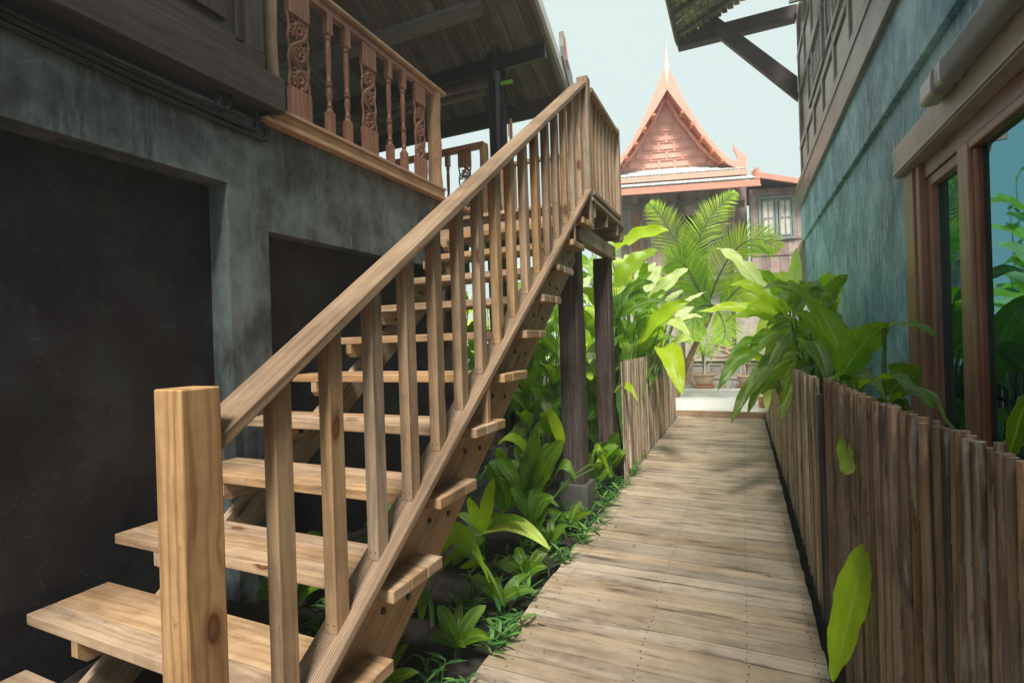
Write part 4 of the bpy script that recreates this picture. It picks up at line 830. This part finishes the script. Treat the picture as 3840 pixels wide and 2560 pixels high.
for i in range(34):
    y = random.uniform(4.3, 6.9); b = (random.uniform(.36, .62), y, random.uniform(.95, 1.5)); a = random.uniform(1.9, 5.6); L = random.uniform(.28, .55)
    tx = max(-.05 if y > 5 else .08, min(.80, b[0] + L * .8 * math.cos(a))); l = [*b, tx, y + L * .6 * math.sin(a), b[2] + random.uniform(-.30, .38), random.uniform(.10, .16), .08, random.uniform(.0, .45) + (.35 if y > 5.6 else 0)]
    (R6 if y > 6.2 else R5 if y > 4.95 else R4).append(l)
plant('banana_plant', (.56, 6.8, 0), R6, 'yellow green banana plant farthest along the right fence against the sunlit gap', group='banana plants in the right bed', tear=.08)
plant('banana_plant', (.56, 5.5, 0), R5, 'middle banana plant of the right bed with pale leaves reaching over the path', group='banana plants in the right bed', tear=.08)
plant('banana_plant', (.56, 4.7, 0), R4, 'dark green banana plant with long drooping leaves hanging over the right fence', group='banana plants in the right bed', tear=.10)
R2a = [l for l in R2_LEAVES if l[1] > 2.0]; R2b = [l for l in R2_LEAVES if l[1] <= 2.0]
plant('banana_plant', (.58, 3.0, 0), R2a, 'banana plant by the window with one broad light green leaf pointing at the glass', group='banana plants in the right bed', tear=.12)
plant('banana_plant', (.60, 1.5, 0), R2b + [[.60, 1.45, .9, .68, 1.2, 1.05, .12, .05, .2]], 'dark leaf standing before the window pane at the right edge', group='banana plants in the right bed')
for (l, lab) in (([.325, 2.24, .925, .305, 1.90, .86, .082, -.03, .65], 'small light green leaf poking through a gap high in the bamboo fence'), ([.330, 1.93, .625, .205, 1.69, .31, .125, -.02, .72], 'long ribbed light green leaf hanging down in front of the foreground bamboo fence')):
    mb = MB(); leaf(mb, l[:3], l[3:6], l[6], l[7], l[8], roll=Vector((-.8, -.6, .25)).normalized(), n=24, fold=.16, wave=.004); mb.tube([Vector(l[:3]) + Vector((.10, .01, -.02)), Vector(l[:3]) + Vector((.03, 0, .008)), Vector(l[:3]).lerp(Vector(l[3:6]), .06)], [.007, .006, .003], 8, r=.62); tag(mb.build('leaf', M['leaf']), lab, 'leaf')
for k, (x, y) in enumerate(((.45, 6.1), (.42, 5.2), (.50, 4.5), (.42, 7.0), (.55, 3.6), (.62, 4.2), (.5, 5.0), (.6, 5.9), (.55, 6.4), (.62, 7.2), (.5, 7.7), (.6, 2.4))):
    lv = []
    for i in range(7):
        a = random.uniform(0, 6.28); h = random.uniform(.5, 1.15) * (1.1 if y > 5 else .75); L = random.uniform(.22, .4)
        bx_, by_ = x + .05 * math.cos(a), y + .08 * math.sin(a); tx = min(.80, max(.02, x + L * .6 * math.cos(a))); lv.append([bx_, by_, h, tx, y + L * math.sin(a), h + random.uniform(-.05, .25), random.uniform(.09, .15), .06, random.uniform(.1, .9)])
    plant('banana_plant', (x, y, 0), lv, 'smaller leafy plant filling the bed between the right fence and the teal wall', group='filler plants in the right bed', tear=.05)
# left of the path, above the low fence
La = [l for l in L_LEAVES if l[1] > 6.55]; Lb = [l for l in L_LEAVES if 5.9 < l[1] <= 6.55]; Lc = [l for l in L_LEAVES if l[1] <= 5.9]
for i in range(40):
    y = random.uniform(5.7, 7.6); b = (random.uniform(-1.35, -1.08), y, random.uniform(.95, 2.0)); a = random.uniform(-1.9, 1.6); L = random.uniform(.30, .55)
    l = [*b, min(-.62, b[0] + L * .8 * math.cos(a)), y + L * .6 * math.sin(a), b[2] + random.uniform(-.30, .38), random.uniform(.11, .18), .08, random.uniform(.25, .8) + (.25 if y > 6.5 else 0)]
    (La if y > 6.55 else Lb if y > 5.9 else Lc).append(l)
plant('banana_plant', (-1.25, 7.1, 0), La, 'banana plant with sun glare painted as almost white leaves behind the left fence', group='banana plants behind the left fence', tear=.05)  # near-white leaf colour stands for overexposed sunlight
plant('banana_plant', (-1.30, 6.3, 0), Lb, 'bright green banana plant with huge leaves just right of the landing', group='banana plants behind the left fence', tear=.08)
plant('banana_plant', (-1.25, 5.6, 0), Lc, 'banana plant nearest the far dark post with one olive leaf hanging over the left fence', group='banana plants behind the left fence', tear=.08)
random.seed(101)
def heliconia(x, y, H, n, label, group, ylw=.6, spread=.55):
    t = thing('heliconia', label, 'plant', (x, y, -.06), group)
    mb = MB(); tops = []
    for s_ in range(4):
        a = random.uniform(0, 6.28); q = Vector((x + .12 * math.cos(a), y + .12 * math.sin(a), -.06)); tp = q + Vector((random.uniform(-.25, .25), random.uniform(-.25, .25), H * random.uniform(.75, 1)))
        pts = [q.lerp(tp, k / 5) + Vector((.03 * math.sin(k + a), 0, 0)) for k in range(6)]; mb.tube(pts, [.017, .015, .013, .011, .009, .006], 6, cap=False); tops.append(pts)
    mb.build('stem', M['stem'], t)
    for i in range(n):
        pts = random.choice(tops); f = random.choice((.35, .5, .6, .75, .85, 1.0)); k = f * 5; j = min(4, int(k)); b = pts[j].lerp(pts[j + 1], k - j); a = random.uniform(0, 6.28); L = random.uniform(.40, .75)
        up = random.uniform(-.1, .65); tip = b + Vector((math.cos(a) * spread * L, math.sin(a) * spread * L, up * L)); 
        if y < 8.4: tip.x = min(tip.x, -1.06)
        mb = MB(); leaf(mb, b, tip, random.uniform(.13, .20), .08, random.uniform(ylw - .45, ylw + .35) , tear=.06, n=10); mb.build('leaf', M['leaf'], t)
for (x, y, H, n, yl) in ((-1.45, 5.6, 2.0, 10, .6), (-1.9, 5.9, 2.3, 11, .5), (-2.4, 5.6, 1.8, 10, .25), (-1.6, 6.6, 2.3, 12, .75), (-2.2, 6.8, 2.5, 12, .7), (-2.9, 6.2, 2.0, 10, .3), (-1.35, 7.6, 2.0, 10, .85), (-1.9, 7.8, 2.2, 12, .9), (-2.6, 7.6, 2.3, 12, .8), (-3.3, 7.2, 2.1, 10, .6), (-3.2, 8.3, 2.2, 12, .9), (-3.9, 8.0, 2.2, 12, .8), (-2.1, 5.25, 1.3, 8, .2), (-1.75, 5.0, 1.2, 8, .25), (-2.6, 4.9, 1.5, 8, .15), (-2.0, 8.5, 2.4, 12, .95), (-4.2, 6.6, 2.4, 10, .5), (-3.4, 5.6, 2.2, 10, .3), (-1.3, 6.2, 1.5, 12, .6), (-1.7, 7.2, 1.5, 12, .7), (-2.3, 6.2, 1.5, 12, .35), (-2.8, 7.0, 1.6, 12, .55), (-1.35, 8.3, 1.6, 12, .85), (-2.6, 8.4, 1.7, 12, .8), (-3.6, 6.4, 1.6, 12, .4), (-3.0, 5.2, 1.4, 10, .15), (-1.5, 5.2, 1.0, 10, .3), (-1.7, 9.1, 2.3, 13, .95), (-2.3, 9.3, 2.5, 13, .95), (-3.0, 9.2, 2.4, 13, .9), (-3.8, 9.1, 2.3, 13, .9), (-4.6, 8.9, 2.4, 13, .9), (-5.0, 7.8, 2.4, 12, .8), (-5.4, 9.6, 2.8, 12, .9), (-4.4, 10.0, 2.9, 12, .9), (-3.4, 10.2, 2.9, 12, .95), (-2.5, 10.3, 2.6, 12, .95), (-2.5, 8.0, 1.3, 12, .7), (-3.3, 8.9, 1.2, 12, .8)):
    if y > 6: yl = min(1.0, yl + .15)
    heliconia(x, y, H, n + 3, 'tall leafy stem plant crowded behind the dark landing posts', 'tall plants behind the landing posts', yl)
heliconia(-3.15, 12.8, 4.1, 44, 'tall banana clump left of the far house behind the landing', None, .6, .75)
heliconia(-2.75, 11.4, 3.5, 40, 'banana clump between the patio and the tall plants behind the landing', None, .75, .7)
# palm
pm = thing('coconut_palm', 'young coconut palm with feathery arching fronds in front of the pink house', 'palm', (-.5, 10.5, .1))
mb = MB(); mb.tube([(-1.25, 10.6, .08), (-1.12, 10.58, .5), (-.85, 10.54, 1.1), (-.60, 10.5, 1.6), (-.50, 10.5, 1.88)], [.075, .065, .055, .055, .05], 12); mb.build('trunk', M['drystem'], pm)
random.seed(55)
for fi, pl in enumerate(PALM):
    P = [Vector(p) for p in pl]; pts = []
    for i in range(len(P) - 1):
        p0, p1, p2, p3 = P[max(0, i - 1)], P[i], P[i + 1], P[min(len(P) - 1, i + 2)]
        for k in range(8):
            t = k / 8; pts.append(.5 * ((2 * p1) + (p2 - p0) * t + (2 * p0 - 5 * p1 + 4 * p2 - p3) * t * t + (3 * p1 - p0 - 3 * p2 + p3) * t ** 3))
    pts.append(P[-1]); N_ = len(pts); mb = MB()
    mb.tube(pts, [.022 * (1 - .85 * i / N_) for i in range(N_)], 6); fr = mb.build('frond', M['stem'], pm)
    mb = MB(); Ltot = sum((pts[i + 1] - pts[i]).length for i in range(N_ - 1))
    for i in range(3, N_):
        for sub in range(2):
            t = (i + sub / 2) / N_; p = pts[i] if i == N_ - 1 else pts[i].lerp(pts[i + 1], sub / 2); tan = (pts[min(i + 1, N_ - 1)] - pts[i - 1]).normalized(); side = tan.cross(Vector((.1, -1, .35))).normalized()
            ln = .60 * (math.sin(math.pi * min(1, t * .9 + .12)) ** .7) * min(1, Ltot / 1.3)
            for s_ in (-1, 1):
                d = (side * s_ * .9 + tan * .8 + Vector((0, random.uniform(-.15, .15), random.uniform(-.12, .05)))).normalized(); q = p + d * ln * random.uniform(.85, 1.05) - Vector((0, 0, .10 * ln)); w_ = .0105; m = p.lerp(q, .55) + Vector((0, 0, .05 * ln)); nn = d.cross(tan).normalized(); e = nn.cross(d).normalized() * w_
                mb.grid([[p - e * .5, p + nn * .004, p + e * .5], [m - e, m + nn * .006, m + e], [q - e * .1, q, q + e * .1]], lambda a, b: (a * .3, (-1, 0, 1)[b]), random.uniform(.15, .8))
    mb.build('leaflets', M['palmleaf'], fr)
# bed plants at the foot of the stairs
random.seed(9)
kw = dict(n=14, wave=.006, fold=.22)
plant('canna_plant', (-1.47, 2.75, -.06), B1, 'low broad leaved plant with one yellow leaf reaching toward the boardwalk', group='broad leaved plants in the soil bed', sr=.006, **kw)
plant('canna_plant', (-1.42, 2.1, -.06), B2, 'low plant with one arching round leaf beside the lowest visible stair end', group='broad leaved plants in the soil bed', sr=.006, **kw)
plant('canna_plant', (-1.45, 3.42, -.06), [l for l in B3 if l[0] > -1.57], 'dark green clump of broad upright leaves beside the near post footing', group='broad leaved plants in the soil bed', sr=.006, **kw)
plant('canna_plant', (-1.62, 3.35, -.06), [l for l in B3 if l[0] <= -1.57], 'upright oval leaved plant under the middle of the stairs', group='broad leaved plants in the soil bed', sr=.006, **kw)
for k, (x, y) in enumerate(((-1.85, 3.9), (-2.2, 3.3), (-2.0, 2.6), (-1.7, 4.3), (-2.1, 1.9), (-1.2, 4.35), (-1.3, 3.1), (-1.95, 4.6), (-1.15, 4.65))):
    lv = []
    for i in range(7):
        a = random.uniform(0, 6.28); h = random.uniform(.03, .22); L = random.uniform(.18, .36); lv.append([x + .03 * math.cos(a), y + .03 * math.sin(a), h, x + L * .6 * math.cos(a), y + L * .6 * math.sin(a), h + L * random.uniform(.2, .8), random.uniform(.07, .12), .05, random.uniform(.05, .4)])
    plant('canna_plant', (x, y, -.06), lv, 'small dark broad leaved plant growing in the shade under the stairs', group='shade plants under the stairs', sr=.005, n=8, wave=.006)
for k in range(8):
    x, y = random.uniform(-1.42, -1.12), 1.5 + k * .40 + random.uniform(-.08, .08); lv = []
    if 3.65 < y < 4.05: continue
    for i in range(6):
        a = i * 1.05 + random.uniform(-.3, .3); L = random.uniform(.10, .20); lv.append([x, y, -.01, min(-.93, x + L * math.cos(a)), y + L * math.sin(a), random.uniform(.05, .16), random.uniform(.045, .07), .03, random.uniform(.0, .3)])
    plant('seedling', (x, y, -.06), lv, 'young broad leaved seedling at the soil edge of the boardwalk', group='seedlings beside the boardwalk', sr=.003, n=7, wave=.004)
# ground cover: narrow leaved creeping sprigs along the boardwalk
random.seed(14); mb = MB()
def sprig(x, y, h, n, z0=-.05):
    a0 = random.uniform(0, 6.28); lean = Vector((math.cos(a0), math.sin(a0), 0)) * h * random.uniform(.2, .8); p0 = Vector((x, y, z0)); p1 = p0 + lean + Vector((0, 0, h)); mb.tube([p0, p0.lerp(p1, .5) + Vector((0, 0, .01)), p1], .0022, 4, cap=False)
    for i in range(n):
        t = (i + .8) / n; p = p0.lerp(p1, t); a = a0 + i * 2.4 + random.uniform(-.3, .3); L = random.uniform(.055, .12); d = Vector((math.cos(a), math.sin(a), random.uniform(.1, .9))).normalized(); q = p + d * L - Vector((0, 0, L * .15)); s_ = d.cross(Vector((0, 0, 1))).normalized() * L * random.uniform(.075, .12); c = random.uniform(.0, .8); m1, m2 = p.lerp(q, .3) + Vector((0, 0, .006)), p.lerp(q, .65) + Vector((0, 0, .006))
        mb.grid([[p - s_ * .2, p, p + s_ * .2], [m1 - s_, m1 - Vector((0, 0, .003)), m1 + s_], [m2 - s_ * .8, m2 - Vector((0, 0, .003)), m2 + s_ * .8], [q - s_ * .05, q, q + s_ * .05]], lambda a_, b_: (a_ * .05, (-1, 0, 1)[b_]), c)
for i in range(85):
    y = 1.15 + 4.6 * random.random() ** 1.05; edge = random.random() ** 1.5; x = -1.02 - edge * .36; 
    if -1.35 < x < -1.05 and (3.7 < y < 4.0 or 4.75 < y < 5.0): continue
    sprig(x, y, random.uniform(.06, .17), random.randint(6, 10))
for i in range(20): sprig(-1.25 - random.random() * .9, 1.1 + random.random() * 1.2, random.uniform(.06, .15), 8)
for i in range(40): sprig(-2.4 + random.random() * 1.2, 2.2 + random.random() * 2.5, random.uniform(.05, .12), 7)
for i in range(26): sprig(-.985 + random.random() * .03, 1.6 + random.random() * 3.6, random.uniform(.05, .09), 7, .0)
struct(tag(mb.build('ground_cover', M['groundleaf']), 'narrow leaved creeping plants spilling over the left edge of the boardwalk', 'ground cover'), 'stuff')

# dry leaf bits on the boards
random.seed(40); mb = MB()
for i in range(46):
    x, y = random.choice((random.uniform(-.98, -.8), random.uniform(-.95, .24), random.uniform(.1, .25))), random.uniform(1.4, 8.4); a = random.uniform(0, 6.28); L = random.uniform(.02, .07); d = Vector((math.cos(a), math.sin(a), 0)); s2 = Vector((-d.y, d.x, 0)) * L * .14; p = Vector((x, y, .004))
    mb.grid([[p - s2 * .1, p + s2 * .1], [p + d * L * .5 - s2 + Vector((0, 0, .004)), p + d * L * .5 + s2 + Vector((0, 0, .002))], [p + d * L + Vector((0, 0, .007)), p + d * L + s2 * .1 + Vector((0, 0, .007))]], lambda a_, b_: (a_ * .03, b_), .5)
struct(tag(mb.build('leaf_litter', M['drystem']), 'tiny dry leaf scraps scattered over the boardwalk', 'leaf litter'), 'stuff')
# far pots
def pot(x, y, s, label, mat='terracotta', tree=True, stake=False, R=.24):
    t = thing('potted_plant', label, 'potted plant', (x, y, .106), 'potted plants at the end of the path')
    mb = MB(); pr = [(.66, .03), (.72, .06), (.86, .35), (.97, .75), (.98, .84), (1.03, .86), (1.08, .90), (1.10, .96), (1.05, 1.0), (.95, 1.0), (.92, .93), (.5, .92)]
    mb.lathe([(R * s * a, b * .30 * s) for a, b in pr], 28, (x, y, .125)); mb.build('pot', M[mat], t)
    mb = MB(); mb.lathe([(R * s * .74, 0), (R * s * .92, .012), (R * s * .98, .05), (R * s * .92, .05), (R * s * .86, .02)], 28, (x, y, .108)); mb.build('saucer', M['terracotta_red'], t)
    mb = MB(); top = Vector((x, y, .4 * s + .1)); tips = []
    for i in range(7 if tree else 5):
        a = random.uniform(0, 6.28); H = random.uniform(.45, .95) if tree else .3; q = top + Vector((math.cos(a) * .35 * (1 if tree else .6), math.sin(a) * .35 * (1 if tree else .6), H)); mid_ = top + Vector((0, 0, H * .5)); mb.tube([top - Vector((0, 0, .05)), mid_ + Vector((.03 * math.cos(a), 0, 0)), q], [.014, .009, .004], 5); tips.append((mid_, q))
    mb.build('trunk', M['drystem'], t)
    mb = MB()
    for i in range(520 if tree else 260):
        m_, q = random.choice(tips); p = m_.lerp(q, random.uniform(0, 1.15)) + Vector((random.gauss(0, .11), random.gauss(0, .11), random.gauss(0, .09))); d = Vector((random.uniform(-1, 1), random.uniform(-1, 1), random.uniform(-.4, .8))).normalized(); L = random.uniform(.035, .07); s2 = d.orthogonal().normalized() * L * .32; n2 = d.cross(s2) * .1
        mb.grid([[p - s2 * .2, p + s2 * .2], [p + d * L * .5 - s2, p + d * L * .5 + s2], [p + d * L - s2 * .1, p + d * L + s2 * .1]], lambda a_, b_: (a_ * .03, (-1, 1)[b_]), random.uniform(.1, .9))
    mb.build('foliage', M['groundleaf' if not tree else 'palmleaf'], t)
    if stake: mb = MB(); mb.tube([(x + .02, y - .03, .38), (x + .06, y - .03, 1.12)], .018, 8); mb.build('stake', M['white'], t)
random.seed(66)
pot(-.845, 12.62, 1.0, 'wide pale clay pot holding a small tree tied to a white stake', stake=True)
pot(.06, 12.72, .85, 'terracotta pot with bushy dark leaves half hidden behind the drooping banana leaves', tree=True)
pot(.30, 9.35, .45, 'small red clay pot tucked at the right end of the far step', mat='terracotta_red', tree=False)
mb = MB(); mb.tube([(-1.22, 13.3, .10), (-1.25, 13.3, .4), (-1.19, 13.3, .75)], [.10, .085, .11], 12); tag(mb.build('tree_stump', M['grout']), 'pale upright stump left of the clay pot on the far deck', 'stump')
tb = thing('bench', 'weathered grey bench at the left end of the far deck', 'bench', (-1.75, 14.0, .106))
mb = MB(); mb.box((-2.3, 13.8, .48), (-1.45, 14.2, .53), 0); mb.build('seat', M['lintel'], tb, bevel=.004)
for x in (-2.25, -1.55):
    mb = MB(); mb.box((x, 13.85, .107), (x + .06, 14.15, .479), 2); mb.build('leg', M['lintel'], tb, bevel=.004)

# ================================================================== ADDED VOLUME STANDING IN FOR FLARE AND WASHOUT
mb = MB(); mb.box((-61, -61, -1.1), (61, 61, 14.0)); hz = mb.build('added_haze', M['white']); struct(hz, 'stuff'); tag(hz, 'added thin volume washing out the far house in place of flare', 'added_haze')
hm = bpy.data.materials.new('added_haze'); hm.use_nodes = True; hm.node_tree.nodes.clear()
_o = hm.node_tree.nodes.new('ShaderNodeOutputMaterial'); _v = hm.node_tree.nodes.new('ShaderNodeVolumePrincipled'); _v.inputs['Color'].default_value = (0.93, 0.97, 0.96, 1); _v.inputs['Density'].default_value = 0.0055; _v.inputs['Anisotropy'].default_value = 0.2
hm.node_tree.links.new(_v.outputs[0], _o.inputs['Volume']); hz.data.materials.clear(); hz.data.materials.append(hm)
